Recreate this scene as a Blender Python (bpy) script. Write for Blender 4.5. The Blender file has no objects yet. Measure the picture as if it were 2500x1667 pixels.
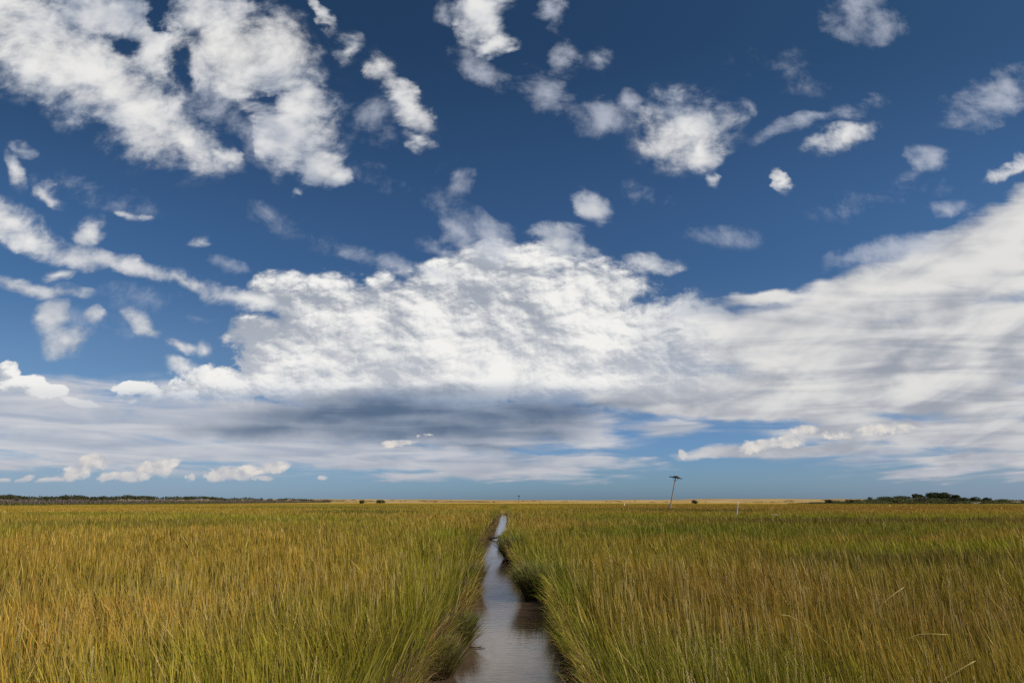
import bpy, math, random
import numpy as np
from mathutils import Vector, Matrix

scene = bpy.context.scene
COL = scene.collection
R = math.radians
rng = np.random.default_rng(7)
random.seed(7)

# ---------------------------------------------------------------- camera
CAM_Z = 2.30                       # metres above the water in the ditch
FPX = 1389.0                       # focal length in photograph pixels (20 mm on 36 mm)
HORIZON = 1222.0
TILT = math.atan((HORIZON - 833.5) / FPX)
CT, ST = math.cos(TILT), math.sin(TILT)

def ray(px, py):
    """direction through a pixel of the 2500 x 1667 photograph"""
    a, b = (px - 1250.0) / FPX, (833.5 - py) / FPX
    return (a, CT - b * ST, ST + b * CT)

def on_level(px, py, z):
    d = ray(px, py)
    k = (z - CAM_Z) / d[2]
    return d[0] * k, d[1] * k

def at_depth(px, py, Y):
    d = ray(px, py)
    k = Y / d[1]
    return d[0] * k, Y, CAM_Z + d[2] * k

cam_data = bpy.data.cameras.new('camera')
cam_data.sensor_width = 36.0
cam_data.lens = FPX / 2500.0 * 36.0
cam_data.clip_start = 0.1
cam_data.clip_end = 12000.0
cam = bpy.data.objects.new('camera', cam_data)
COL.objects.link(cam)
cam.location = (0, 0, CAM_Z)
cam.rotation_euler = (math.pi / 2 + TILT, 0, 0)
scene.camera = cam

# ---------------------------------------------------------------- light
SUN_ELEV, SUN_AZ = R(44), R(112)   # azimuth clockwise from the view direction (+Y)
sd = bpy.data.lights.new('sun', 'SUN')
sd.energy = 4.1
sd.angle = R(0.5)
sd.color = (1.0, 0.93, 0.83)
sun = bpy.data.objects.new('sun', sd)
COL.objects.link(sun)
to_sun = Vector((math.sin(SUN_AZ) * math.cos(SUN_ELEV), math.cos(SUN_AZ) * math.cos(SUN_ELEV), math.sin(SUN_ELEV)))
sun.rotation_euler = to_sun.to_track_quat('Z', 'Y').to_euler()
sun.location = to_sun * 50

scene.view_settings.view_transform = 'Standard'
scene.view_settings.look = 'None'
scene.view_settings.gamma = 1.0
scene.view_settings.exposure = 0.0
scene.view_settings.use_curve_mapping = False
scene.cycles.use_denoising = False
scene.cycles.max_bounces = 6
scene.cycles.diffuse_bounces = 3
scene.cycles.glossy_bounces = 3
scene.cycles.transmission_bounces = 4
scene.cycles.caustics_reflective = False
scene.cycles.caustics_refractive = False

# ---------------------------------------------------------------- small node-expression helper
class E:
    """a float socket (or a constant) with arithmetic that makes Math nodes"""
    def __init__(s, nt, v):
        s.nt, s.v = nt, v
    def _m(s, op, *o, clamp=False):
        n = s.nt.nodes.new('ShaderNodeMath')
        n.operation = op
        n.use_clamp = clamp
        for i, x in enumerate((s,) + o):
            v = x.v if isinstance(x, E) else x
            if isinstance(v, (int, float)):
                n.inputs[i].default_value = v
            else:
                s.nt.links.new(v, n.inputs[i])
        return E(s.nt, n.outputs[0])
    def __add__(s, o): return s._m('ADD', o)
    def __radd__(s, o): return s._m('ADD', o)
    def __sub__(s, o): return s._m('SUBTRACT', o)
    def __rsub__(s, o): return E(s.nt, float(o))._m('SUBTRACT', s)
    def __mul__(s, o): return s._m('MULTIPLY', o)
    def __rmul__(s, o): return s._m('MULTIPLY', o)
    def __truediv__(s, o): return s._m('DIVIDE', o)
    def __rtruediv__(s, o): return E(s.nt, float(o))._m('DIVIDE', s)
    def max(s, o): return s._m('MAXIMUM', o)
    def min(s, o): return s._m('MINIMUM', o)
    def smax(s, o, k): return s._m('SMOOTH_MAX', o, k)
    def abs(s): return s._m('ABSOLUTE')
    def ln(s): return s._m('LOGARITHM', math.e)
    def pow(s, o): return s._m('POWER', o)
    def clamp(s): return s._m('ADD', 0.0, clamp=True)
    def step(s, a, b, lo=0.0, hi=1.0, kind='SMOOTHSTEP'):
        n = s.nt.nodes.new('ShaderNodeMapRange')
        n.interpolation_type = kind
        n.inputs['From Min'].default_value = a
        n.inputs['From Max'].default_value = b
        n.inputs['To Min'].default_value = lo
        n.inputs['To Max'].default_value = hi
        s.nt.links.new(s.v, n.inputs['Value'])
        return E(s.nt, n.outputs['Result'])

def vec(nt, x, y, z=0.0):
    n = nt.nodes.new('ShaderNodeCombineXYZ')
    for i, q in enumerate((x, y, z)):
        v = q.v if isinstance(q, E) else q
        if isinstance(v, (int, float)):
            n.inputs[i].default_value = v
        else:
            nt.links.new(v, n.inputs[i])
    return n.outputs[0]

def noise(nt, v, scale, detail=6.0, rough=0.55, dims='2D', lac=2.0, dist=0.0):
    n = nt.nodes.new('ShaderNodeTexNoise')
    n.noise_dimensions = dims
    n.inputs['Scale'].default_value = scale
    n.inputs['Detail'].default_value = detail
    n.inputs['Roughness'].default_value = rough
    n.inputs['Lacunarity'].default_value = lac
    n.inputs['Distortion'].default_value = dist
    if v is not None:
        nt.links.new(v, n.inputs['Vector'])
    return E(nt, n.outputs[0]), n.outputs[1]

def mixc(nt, f, a, b, mode='MIX'):
    n = nt.nodes.new('ShaderNodeMix')
    n.data_type = 'RGBA'
    n.blend_type = mode
    n.clamp_factor = True
    for key, q in (('Factor_Float', f), ('A_Color', a), ('B_Color', b)):
        s = next(i for i in n.inputs if i.identifier == key)
        v = q.v if isinstance(q, E) else q
        if isinstance(v, (int, float)):
            s.default_value = v
        elif isinstance(v, (tuple, list)):
            s.default_value = tuple(v) + (1.0,) if len(v) == 3 else v
        else:
            nt.links.new(v, s)
    return next(o for o in n.outputs if o.identifier == 'Result_Color')

def srgb(r, g, b):
    f = lambda c: c / 12.92 if c <= 0.04045 else ((c + 0.055) / 1.055) ** 2.4
    return (f(r / 255.0), f(g / 255.0), f(b / 255.0))
# ---------------------------------------------------------------- sky: Nishita air with procedural cloud decks
world = bpy.data.worlds.new('World')
scene.world = world
world.use_nodes = True
wt = world.node_tree
wt.nodes.clear()
BG = 0.1                                        # world strength; cloud radiances below are divided by it

def uv_of(px, py):
    d = ray(px, py)
    return d[0] / d[1], d[2] / d[1]

tc = wt.nodes.new('ShaderNodeTexCoord')
sx = wt.nodes.new('ShaderNodeSeparateXYZ')
wt.links.new(tc.outputs['Generated'], sx.inputs[0])
dx, dy, dz = (E(wt, sx.outputs[i]) for i in range(3))
ay = dy.abs().max(0.06)
U, V = dx / ay, dz / ay
VC = V.max(0.0)

def blob_field(uvvec, blobs, k=0.12):
    """soft union of elliptical cones; a blob is (px, py, rx, ry, angle, weight), sizes to its visible edge"""
    out = None
    for b in blobs:
        px, py, rx, ry = b[:4]
        ang = R(b[4]) if len(b) > 4 else 0.0
        w = b[5] if len(b) > 5 else 1.0
        u0, v0 = uv_of(px, py)
        e = 2.0
        ux = (np.array(uv_of(px + e, py)) - np.array(uv_of(px - e, py))) / (2 * e)
        uy = (np.array(uv_of(px, py + e)) - np.array(uv_of(px, py - e))) / (2 * e)
        J = np.stack([ux, uy], 1)               # d(uv) / d(px)
        Rm = np.array([[math.cos(ang), math.sin(ang)], [-math.sin(ang), math.cos(ang)]])
        A = np.diag([0.6 / rx, 0.6 / ry]) @ Rm @ np.linalg.inv(J)
        Uq, S, Vt = np.linalg.svd(A)
        if np.linalg.det(Vt) < 0:
            Vt[1] *= -1
        th = math.atan2(Vt[0, 1], Vt[0, 0])     # Vt = rotation by -th
        n = wt.nodes.new('ShaderNodeMapping')
        n.vector_type = 'TEXTURE'
        n.inputs['Location'].default_value = (u0, v0, 0)
        n.inputs['Rotation'].default_value = (0, 0, th)
        n.inputs['Scale'].default_value = (1 / S[0], 1 / S[1], 1)
        wt.links.new(uvvec, n.inputs['Vector'])
        g = wt.nodes.new('ShaderNodeTexGradient')
        g.gradient_type = 'SPHERICAL'
        wt.links.new(n.outputs[0], g.inputs[0])
        f = E(wt, g.outputs[1])
        if w != 1.0:
            f = f * w
        out = f if out is None else (out.smax(f, k) if k > 0 else out.max(f))
    return (out - 0.75 * k).max(0.0) * (1 + 0.6 * k) + 0.0

def pcoords(u, v):
    vv = v.max(-0.02)
    return u * 1.45 / (vv + 0.5), (vv + 0.2).ln() * 1.5

# ---- air
sky = wt.nodes.new('ShaderNodeTexSky')
sky.sky_type = 'NISHITA'
sky.sun_disc = False
sky.sun_elevation = SUN_ELEV
sky.sun_rotation = SUN_AZ
sky.altitude = 0
sky.air_density = 1.0
sky.dust_density = 0.6
sky.ozone_density = 2.0

UPPER = [  # scattered cumulus overhead
    (40, 70, 190, 130, 20), (180, 130, 210, 120, 35), (330, 255, 190, 95, 38), (465, 340, 115, 55, 28), (545, 375, 45, 18, 25, .9),
    (230, 30, 260, 70, 10), (390, 120, 70, 90, 50), (480, 170, 90, 60, 50, .9), (60, 175, 80, 40, 25, .9),
    (540, 50, 140, 85, 30), (640, 140, 130, 100, 38), (745, 230, 85, 115, -30), (725, 320, 80, 75, 40), (795, 395, 40, 60, 60), (600, 215, 110, 50, 35, .85), (838, 440, 22, 36, 60, .8),
    (800, 45, 18, 55, -30, .72), (852, 118, 26, 34, 50, .7), (925, 160, 40, 32, 40, .72), (985, 248, 86, 30, 50, .95), (1020, 345, 32, 18, 30, .7),
    (1195, 30, 50, 72, -12), (1228, 100, 32, 30),
    (1672, 305, 110, 84), (1690, 315, 70, 60), (1720, 352, 60, 50), (1750, 428, 16, 15, 0, .85),
    (2050, 335, 90, 24, -15, .9), (1905, 445, 16, 30, -25, .8), (2480, 405, 70, 18, -22, .9),
    (1450, 500, 44, 36, 35, .85), (1365, 585, 75, 38, 20, 1.0), (1560, 645, 80, 20, 5, .9),
    (20, 520, 75, 44, 28, .95), (75, 585, 100, 30, 25, .9), (180, 622, 120, 24, 10, .85), (320, 650, 130, 20, 14, .78), (440, 692, 130, 18, 22, .78), (590, 730, 130, 22, 12, .82),
    (215, 562, 30, 40, 60, .8), (145, 667, 32, 14, -10, .85), (100, 705, 95, 20, 4, .82),
    (125, 775, 28, 50, 15, .95), (160, 835, 52, 34, 0, .95), (355, 798, 62, 24, 40, .85), (440, 838, 66, 18, 18, .82), (500, 850, 24, 24, 0, .82), (450, 905, 46, 24, 25, .9),
    (60, 410, 22, 40, -20, .68), (140, 465, 46, 22, 40, .75), (730, 468, 18, 15, 0, .75), (320, 535, 40, 10, 20, .65), (225, 770, 28, 20, 0, .7), (495, 600, 26, 12, -15, .65),
]
HOLES = [  # rifts of blue in the upper left bank
    (300, 105, 46, 24, 10, .75), (405, 60, 16, 70, -20, .75), (455, 170, 22, 60, -30), (535, 245, 60, 34, 35), (590, 300, 36, 56, -20, .75), (650, 235, 36, 18, 0, .8), (130, 10, 60, 14, 0, .6),
]
WISPS = [  # thin torn shreds
    (1050, 470, 120, 40, 25, .42), (700, 560, 160, 40, 20, .42), (1560, 470, 120, 40, 20, .4), (2150, 480, 200, 50, -15, .45), (900, 420, 100, 40, 30, .4), (1750, 580, 160, 30, 5, .4), (250, 470, 140, 40, 25, .45), (1900, 180, 160, 60, 10, .38), (350, 730, 150, 36, 10, .5), (250, 800, 120, 40, 15, .45),
    (1340, 30, 30, 60, -20), (1190, 170, 70, 40, 35, .8), (1325, 230, 62, 46, 30, .8), (1455, 287, 60, 48, 10, .85), (1390, 155, 34, 38), (1455, 150, 38, 36), (1540, 245, 34, 28),
    (1775, 258, 34, 20, 0, .6), (1825, 250, 18, 30, -20, .6), (2100, 30, 80, 70, 10), (2420, 235, 110, 60, -25), (2265, 385, 45, 30, 15), (2000, 290, 160, 22, -15, .8), (1100, 30, 50, 40, 0, .8),
    (1125, 440, 40, 40, 0, .75), (1120, 565, 40, 55, -40), (1195, 585, 46, 60, -45), (1080, 610, 70, 22, 18), (980, 650, 130, 24, 18), (1060, 665, 90, 20, 18), (930, 290, 60, 60, 45, .6), (690, 360, 80, 60, 30, .9), (530, 230, 90, 80, 40, .8),
    (480, 770, 60, 14, 8, .75), (540, 650, 60, 20, 10, .7), (2180, 610, 160, 30, -12), (2310, 500, 60, 16, 0, .8), (70, 360, 40, 16, 20, .7),
]
MAIN = [  # the big towering bank in the middle
    (1130, 925, 260, 70),
    (690, 720, 85, 55), (800, 710, 80, 45), (640, 810, 80, 50), (720, 870, 160, 90), (860, 820, 210, 140), (1010, 760, 190, 100), (1030, 870, 300, 120), (930, 700, 60, 40), (1070, 690, 70, 40),
    (1210, 690, 160, 85), (1200, 620, 70, 40), (1290, 640, 120, 50), (1250, 800, 320, 150), (1450, 710, 150, 80), (1500, 840, 300, 130), (1680, 830, 200, 100), (1420, 930, 480, 70), (880, 940, 360, 60),
    (580, 940, 170, 40, 0, .85), (440, 966, 190, 24, 0, .8), (330, 945, 70, 14, 5, .85), (40, 932, 70, 24, 0, .85), (15, 890, 24, 32, 0, .9), (110, 952, 60, 16, 0, .8), (230, 985, 70, 14, 8, .85),
]
STRATO = [  # streaky deck on the right
    (2490, 660, 170, 100, -10),
    (2500, 540, 190, 80, -28), (2330, 640, 220, 90, -25), (2130, 740, 280, 80, -14), (1870, 735, 130, 26, 0, .9), (2000, 850, 380, 120), (2350, 850, 340, 200), (1850, 950, 450, 70),
    (2250, 970, 450, 70), (2200, 1055, 380, 36), (2450, 1055, 260, 50), (1950, 1095, 260, 22, -3, .9), (2450, 1120, 300, 30, 0, .85), (1780, 1108, 130, 14, -4, .85), (1750, 985, 300, 40, 2),
]
LOWDECK = [  # grey layer cloud over the horizon
    (200, 1030, 560, 95), (650, 1045, 520, 95), (1100, 1045, 420, 80), (40, 990, 260, 70), (250, 1095, 560, 50, 0, .95), (750, 1100, 420, 50, 0, .95), (1200, 1138, 320, 34, 2, 1.0), (1380, 1120, 220, 18, 4, 1.0),
    (1400, 1050, 120, 50, 10, .95), (2350, 1150, 340, 30, 0, .65), (2200, 1100, 420, 34, 0, .72), (1640, 1050, 110, 18, 0, .85), (1000, 1160, 160, 14, 0, .7),
]
DARK = [
    (1030, 1005, 420, 46), (830, 1018, 300, 46), (1230, 1012, 300, 40), (1030, 1055, 340, 40), (1450, 992, 220, 16, -3, .7), (680, 1050, 340, 30, 0, .8), (1080, 960, 300, 40, 0, .7), (1150, 1088, 200, 14, 0, .75), (780, 975, 220, 30, 0, .65), (1330, 1055, 160, 26, 0, .7),
]
LOWCU = [  # small bright heaps along the horizon
    (190, 1150, 70, 26, -20), (235, 1130, 40, 24), (300, 1162, 90, 14), (370, 1145, 60, 24, -15), (415, 1130, 30, 12, -10), (130, 1172, 40, 8), (545, 1158, 50, 22), (600, 1155, 40, 18, -20), (660, 1142, 48, 14, -12), (640, 1168, 30, 8),
    (60, 1170, 28, 9, -18), (8, 1175, 20, 9), (465, 1166, 12, 12), (1968, 1048, 32, 12), (1660, 1108, 20, 12, 20), (1860, 1085, 60, 16, -10), (1930, 1075, 40, 18), (1040, 1063, 22, 6, 0, .8), (980, 1080, 60, 9, 0, .8), (790, 1165, 16, 8, 0, .7), (2120, 1050, 110, 16, -6, .8),
]

def shifted(u, v, du, dv):
    h = VC + 0.2
    return u + h * du, v + h * dv

# coordinate warp shared by the decks
pu, pv = pcoords(U, V)
_, wc = noise(wt, vec(wt, pu, pv), 2.2, 2.0, 0.5)
ws = wt.nodes.new('ShaderNodeSeparateColor')
wt.links.new(wc, ws.inputs[0])
wa, wb = E(wt, ws.outputs[0]) - 0.5, E(wt, ws.outputs[1]) - 0.5
h0 = VC + 0.12
UW, VW = U + wa * h0 * 0.10, V + wb * h0 * 0.08

LX, LY = 0.55, 0.75
def single(v, scale):
    n = wt.nodes.new('ShaderNodeTexNoise')
    n.noise_dimensions = '2D'
    n.inputs['Scale'].default_value = scale
    n.inputs['Detail'].default_value = 0.0
    wt.links.new(v, n.inputs['Vector'])
    return (E(wt, n.outputs[0]) - 0.5).abs() * 2.0

def billow(u, v, scale, octs=6, gain=0.55, lac=2.07):
    """sum of folded noises: round heads with sharp creases between them"""
    t, a, tot = None, 1.0, 0.0
    for i in range(octs):
        q = single(vec(wt, u + 1.37 * i, v - 2.11 * i), scale * lac ** i) * a
        t = q if t is None else t + q
        tot += a
        a *= gain
    return t / tot - 0.27

def fb_at(u, v, scale, detail, rough):
    q, _ = noise(wt, vec(wt, u, v), scale, detail, rough)
    return q - 0.5

VU, VM = VW * 1.10, VW * 1.55
# the plan of each cloud is warped (its texture is not), so no outline stays an ellipse
def warp(scale, detail, amp):
    _, c = noise(wt, vec(wt, UW, VW * 1.3), scale, detail, 0.55)
    q = wt.nodes.new('ShaderNodeSeparateColor')
    wt.links.new(c, q.inputs[0])
    return (E(wt, q.outputs[0]) - 0.5) * amp, (E(wt, q.outputs[1]) - 0.5) * amp * 0.75
a1, b1 = warp(7.0, 1.0, 0.06)
a2, b2 = warp(20.0, 4.0, 0.055)
hq = VC * 0.75 + 0.25
UB, VB = UW + (a1 + a2) * hq, VW + (b1 + b2) * hq
uvw = vec(wt, UB, VB)
bu0 = billow(UW, VU, 3.6); bu1 = billow(UW + LX * .022, VU + LY * .022, 3.6, 5)
fu0 = fb_at(UW, VU, 4.5, 9.0, 0.62); fu1 = fb_at(UW + LX * .03, VU + LY * .03, 4.5, 4.0, 0.55)
fuL = fb_at(UW, VU, 4.5, 4.0, 0.55)
bm0 = billow(UW, VM, 5.2, 7, 0.53); bm1 = billow(UW + LX * .012, VM + LY * .016, 5.2, 6, 0.53)
bf0 = billow(UW + 3.0, VM, 17.0, 4, 0.55); bf1 = billow(UW + 3.0 + LX * .005, VM + LY * .007, 17.0, 4, 0.55)
fm0 = fb_at(UW, VM, 7.0, 9.0, 0.58)
fs0 = fb_at(UW, VW * 1.3, 17.0, 8.0, 0.64)
sm0 = fb_at(UW + 7.0, VM, 5.0, 7.0, 0.56)
uv0, fb0 = uvw, fm0
def gate(s):
    return s.step(0.0, 0.22)

def rad(r, g, b):
    c = srgb(r, g, b)
    return tuple(q / BG for q in c)

up0 = (blob_field(uv0, UPPER, .12) - blob_field(uv0, HOLES, .06) * 0.75).max(0.0)

# streaks and soft light patches
hs = V.max(-0.02) + 0.10
sxx, syy = UW / hs * 0.55, hs.ln() * 4.0
st_a, _ = noise(wt, vec(wt, sxx, syy), 2.4, 7.0, 0.55, dist=0.4)
st_b, _ = noise(wt, vec(wt, sxx + 3.7, syy * 1.15 + 0.03), 2.1, 6.0, 0.50, dist=0.5)
soft, _ = noise(wt, vec(wt, pu + 9.1, pv), 3.2, 4.0, 0.5, dist=0.3)
sa, sb, so = st_a - 0.5, st_b - 0.5, soft - 0.5

# ---- air colour: a polarised late-summer blue
rp = wt.nodes.new('ShaderNodeValToRGB')
rp.color_ramp.interpolation = 'EASE'
stops = [(0.0, (.36, .57, .97)), (0.06, (.39, .58, .91)), (0.25, (.46, .60, .74)), (0.45, (.33, .52, .69)), (1.0, (.21, .36, .47))]
while len(rp.color_ramp.elements) < len(stops):
    rp.color_ramp.elements.new(0.5)
for e_, (p_, c_) in zip(rp.color_ramp.elements, stops):
    e_.position, e_.color = p_, c_ + (1.0,)
wt.links.new(V.v, rp.inputs[0])
air = mixc(wt, 1.0, sky.outputs[0], rp.outputs[0], 'MULTIPLY')
air = mixc(wt, V.step(0.16, 0.0) * U.step(0.1, -0.8) * 0.7, air, rad(142, 163, 184))
air = mixc(wt, V.step(0.14, 0.0) * U.step(0.3, 1.0) * 0.6, air, rad(140, 155, 176))
col = air

def over(alpha, colour):
    global col
    col = mixc(wt, alpha, col, colour)

# 1 low layer over the horizon: soft, broken into flat bands
ld = blob_field(uvw, LOWDECK, .2)
dd = ld + (sa * 1.25 + fb0 * 0.30) * gate(ld)
lband = (sb * 0.8 + sa * 0.25 + fb0 * 0.25 + sm0 * 0.3).step(-0.28, 0.26)
lowc = mixc(wt, lband, mixc(wt, U.step(-0.1, -0.6), rad(146, 158, 177), rad(166, 175, 190)), rad(206, 206, 210))
lowc = mixc(wt, V.step(0.09, 0.02) * 0.7, lowc, rad(182, 182, 190))
over(dd.step(0.06, 0.62) * 0.93, lowc)

# 2 right-hand deck
sf = blob_field(uvw, STRATO, .25)
sdn = sf + (sa * 0.62 + fb0 * 0.50) * gate(sf)
sh = (sb * 0.55 + sa * 0.08 + so * 0.9 + sm0 * 0.35 + V.step(0.15, 0.5) * 0.12).step(-0.22, 0.24)
stc = mixc(wt, sh, rad(154, 160, 172), rad(224, 223, 221))
stc = mixc(wt, V.step(0.22, 0.06) * 0.5, stc, rad(172, 176, 186))
over(sdn.step(0.14, 0.52), stc)

# 3 main bank: rounded heads, lit from the upper right
hi = V.step(0.19, 0.36)                          # the upper half is greyer and lumpier
mn0 = blob_field(uv0, MAIN, .25)
mn1 = blob_field(vec(wt, UB + LX * .02, VB + LY * .02), MAIN, .25)
md = mn0 + (bm0 * 0.80 + bf0 * 0.30 + fm0 * 0.6 + fs0 * (0.55 + (1.0 - hi) * 0.5)) * gate(mn0)
low = V.step(0.150, 0.215)                        # fades into the shaded base
lw = U.step(-0.30, -0.55)                        # the low heaps at the left are small and finely lumped
lit = ((bf0 - bf1) * 0.85 + bf0 * (0.12 + lw * 0.9) + fs0 * lw * 1.2 - lw * 0.10 + (bm0 - bm1) * (1.5 + hi * 1.3) + bm0 * 0.5 + (mn0 - mn1) * 1.6 + sm0 * 2.4 + fm0 * 0.7 + fs0 * (1.2 - hi * 0.7) + 0.62 - hi * 0.22).step(-0.1, 1.1)
mc = mixc(wt, lit, mixc(wt, hi, rad(184, 189, 198), rad(160, 167, 179)), rad(242, 241, 238))
edge_x = U.step(uv_of(1950, 850)[0], uv_of(1500, 850)[0])
amd = mixc(wt, hi, md.step(0.12, 0.30).v, md.step(0.10, 0.50).v)
ams = wt.nodes.new('ShaderNodeSeparateColor')
wt.links.new(amd, ams.inputs[0])
over(E(wt, ams.outputs[0]) * edge_x * (low * 0.8 + 0.2), mc)

# 4 shaded base
dk = blob_field(uvw, DARK, .3)
dkk = (dk * 1.45 + (sb * 0.5 + so * 0.5 + fb0 * 0.3) * gate(dk)).step(0.0, 1.15, kind='SMOOTHSTEP')
over(dkk * 0.93, mixc(wt, (sb * 0.7 + fb0 * 0.45 + sm0 * 0.5 - dk * 0.10).step(-0.26, 0.28), rad(80, 102, 130), rad(136, 150, 170)))

# 5 horizon heaps with flat bases
hz0, _ = noise(wt, vec(wt, U, V * 1.25), 24.0, 7.0, 0.6)
hz1, _ = noise(wt, vec(wt, U + 0.007, V * 1.25 + 0.009), 24.0, 7.0, 0.6)
lc0 = blob_field(vec(wt, U + (hz0 - 0.5) * 0.04, V + (hz0 - 0.5) * 0.015), LOWCU, .06)
d0 = lc0 + (hz0 - 0.5) * 1.3 * gate(lc0)
basel = V + (hz0 - 0.5) * 0.006
base_lo = uv_of(1250, 1179)[1]
flat = basel.step(base_lo, base_lo + 0.006).max(0.0)
lcc = mixc(wt, ((hz0 - hz1) * 2.6 + 0.58).clamp(), rad(178, 181, 190), rad(226, 220, 212))
lcc = mixc(wt, basel.step(base_lo + 0.022, base_lo) * 0.7, lcc, rad(178, 182, 192))
over(d0.step(0.28, 0.62) * flat * 0.93, lcc)

# 6 shreds
wf = blob_field(uv0, WISPS, .08)
fw, _ = noise(wt, vec(wt, UW, VU), 9.0, 9.0, 0.64, dist=0.1)
over((wf * 1.1 + (fw - 0.5) * 2.0 * gate(wf)).step(0.16, 1.25) * 0.78, rad(188, 194, 207))

# 7 overhead cumulus
ud = up0 + (bu0 * 0.65 + fu0 * 0.9 + fs0 * 0.85 + (fw - 0.5) * 0.4) * gate(up0)
torn = (so * 1.6 + 0.5).clamp()                  # some edges crisp, some torn into veils
a_up = mixc(wt, torn, ud.step(0.06, 0.56).v, ud.step(0.0, 1.05).v)
asep = wt.nodes.new('ShaderNodeSeparateColor')
wt.links.new(a_up, asep.inputs[0])
ul = ((bu0 - bu1) * 0.7 + (fuL - fu1) * 1.5 + bu0 * 0.2 + so * 1.9 + ud.step(0.05, 0.9) * 0.6 + 0.14).step(-0.15, 1.12)
uc = mixc(wt, ul, rad(156, 166, 183), rad(234, 233, 231))
over(E(wt, asep.outputs[0]), uc)

bgn = wt.nodes.new('ShaderNodeBackground')
bgn.inputs['Strength'].default_value = BG
wt.links.new(col, bgn.inputs['Color'])
wo = wt.nodes.new('ShaderNodeOutputWorld')
wt.links.new(bgn.outputs[0], wo.inputs['Surface'])
world.cycles.sampling_method = 'MANUAL'
world.cycles.sample_map_resolution = 512
# ---------------------------------------------------------------- helpers: meshes, tags, noise, materials
def tag(o, label=None, cat=None, group=None, kind=None):
    for k, v in (('label', label), ('category', cat), ('group', group), ('kind', kind)):
        if v:
            o[k] = v
    return o

def mesh_obj(name, verts, faces, mat, parent=None, smooth=False, color=None, loc=None):
    """verts (n,3) array, faces: list of index tuples or list of arrays of equal-length rows"""
    me = bpy.data.meshes.new(name)
    verts = np.asarray(verts, np.float32)
    if isinstance(faces, list) and faces and isinstance(faces[0], np.ndarray):
        loops = np.concatenate([f.ravel() for f in faces]).astype(np.int32)
        tot = np.concatenate([np.full(len(f), f.shape[1], np.int32) for f in faces])
    else:
        loops = np.array([i for f in faces for i in f], np.int32)
        tot = np.array([len(f) for f in faces], np.int32)
    start = np.concatenate([[0], np.cumsum(tot)[:-1]]).astype(np.int32)
    me.vertices.add(len(verts))
    me.vertices.foreach_set('co', verts.ravel())
    me.loops.add(len(loops))
    me.loops.foreach_set('vertex_index', loops)
    me.polygons.add(len(tot))
    me.polygons.foreach_set('loop_start', start)
    if smooth:
        me.polygons.foreach_set('use_smooth', np.ones(len(tot), bool))
    if color is not None:
        a = me.color_attributes.new('tint', 'FLOAT_COLOR', 'POINT')
        c4 = np.ones((len(verts), 4), np.float32)
        c4[:, :3] = color
        a.data.foreach_set('color', c4.ravel())
    me.update(calc_edges=True)
    me.validate()
    if mat:
        me.materials.append(mat)
    o = bpy.data.objects.new(name, me)
    COL.objects.link(o)
    if parent:
        o.parent = parent
    if loc is not None:
        o.location = loc
    return o

def empty(name, loc, **kw):
    o = bpy.data.objects.new(name, None)
    o.empty_display_size = 0.3
    COL.objects.link(o)
    o.location = loc
    return tag(o, **kw)

def hash2(ix, iy, s):
    h = (ix.astype(np.int64) * 374761393 + iy.astype(np.int64) * 668265263 + s * 1442695041) & 0xFFFFFFFF
    h = ((h ^ (h >> 13)) * 1274126177) & 0xFFFFFFFF
    return ((h ^ (h >> 16)) & 0xFFFFFF) / float(0xFFFFFF)

def vnoise(x, y, s=0):
    ix, iy = np.floor(x), np.floor(y)
    fx, fy = x - ix, y - iy
    fx, fy = fx * fx * (3 - 2 * fx), fy * fy * (3 - 2 * fy)
    a, b = hash2(ix, iy, s), hash2(ix + 1, iy, s)
    c, d = hash2(ix, iy + 1, s), hash2(ix + 1, iy + 1, s)
    return (a * (1 - fx) + b * fx) * (1 - fy) + (c * (1 - fx) + d * fx) * fy

def fbm(x, y, s=0, oct=4):
    t, a, n = 0.0, 0.5, 0.0
    for i in range(oct):
        t = t + a * vnoise(x * 2 ** i + 17.3 * i, y * 2 ** i - 9.1 * i, s + i)
        n += a
        a *= 0.5
    return t / n

def sstep(a, b, x):
    t = np.clip((x - a) / (b - a), 0, 1)
    return t * t * (3 - 2 * t)

def new_mat(name):
    m = bpy.data.materials.new(name)
    m.use_nodes = True
    nt = m.node_tree
    nt.nodes.clear()
    out = nt.nodes.new('ShaderNodeOutputMaterial')
    return m, nt, out

def principled(nt, out, base, rough=0.8, spec=0.3):
    p = nt.nodes.new('ShaderNodeBsdfPrincipled')
    if isinstance(base, tuple):
        p.inputs['Base Color'].default_value = base + (1.0,)
    else:
        nt.links.new(base, p.inputs['Base Color'])
    p.inputs['Roughness'].default_value = rough
    p.inputs['Specular IOR Level'].default_value = spec
    nt.links.new(p.outputs[0], out.inputs['Surface'])
    return p

def attr_color(nt):
    a = nt.nodes.new('ShaderNodeAttribute')
    a.attribute_name = 'tint'
    return a.outputs['Color']

def obj_coord(nt):
    return nt.nodes.new('ShaderNodeTexCoord').outputs['Object']

def bump(nt, p, h, strength, dist):
    b = nt.nodes.new('ShaderNodeBump')
    b.inputs['Strength'].default_value = strength
    b.inputs['Distance'].default_value = dist
    nt.links.new(h.v if isinstance(h, E) else h, b.inputs['Height'])
    nt.links.new(b.outputs[0], p.inputs['Normal'])

def speckled(name, c0, c1, scale, rough=0.9, spec=0.2, stretch=(1, 1, 1), bumpd=0.01):
    m, nt, out = new_mat(name)
    mp = nt.nodes.new('ShaderNodeMapping')
    mp.inputs['Scale'].default_value = stretch
    nt.links.new(obj_coord(nt), mp.inputs[0])
    n, _ = noise(nt, mp.outputs[0], scale, 6.0, 0.6, dims='3D')
    p = principled(nt, out, mixc(nt, n.step(0.3, 0.7), c0, c1), rough, spec)
    bump(nt, p, n, 0.6, bumpd)
    return m

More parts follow.
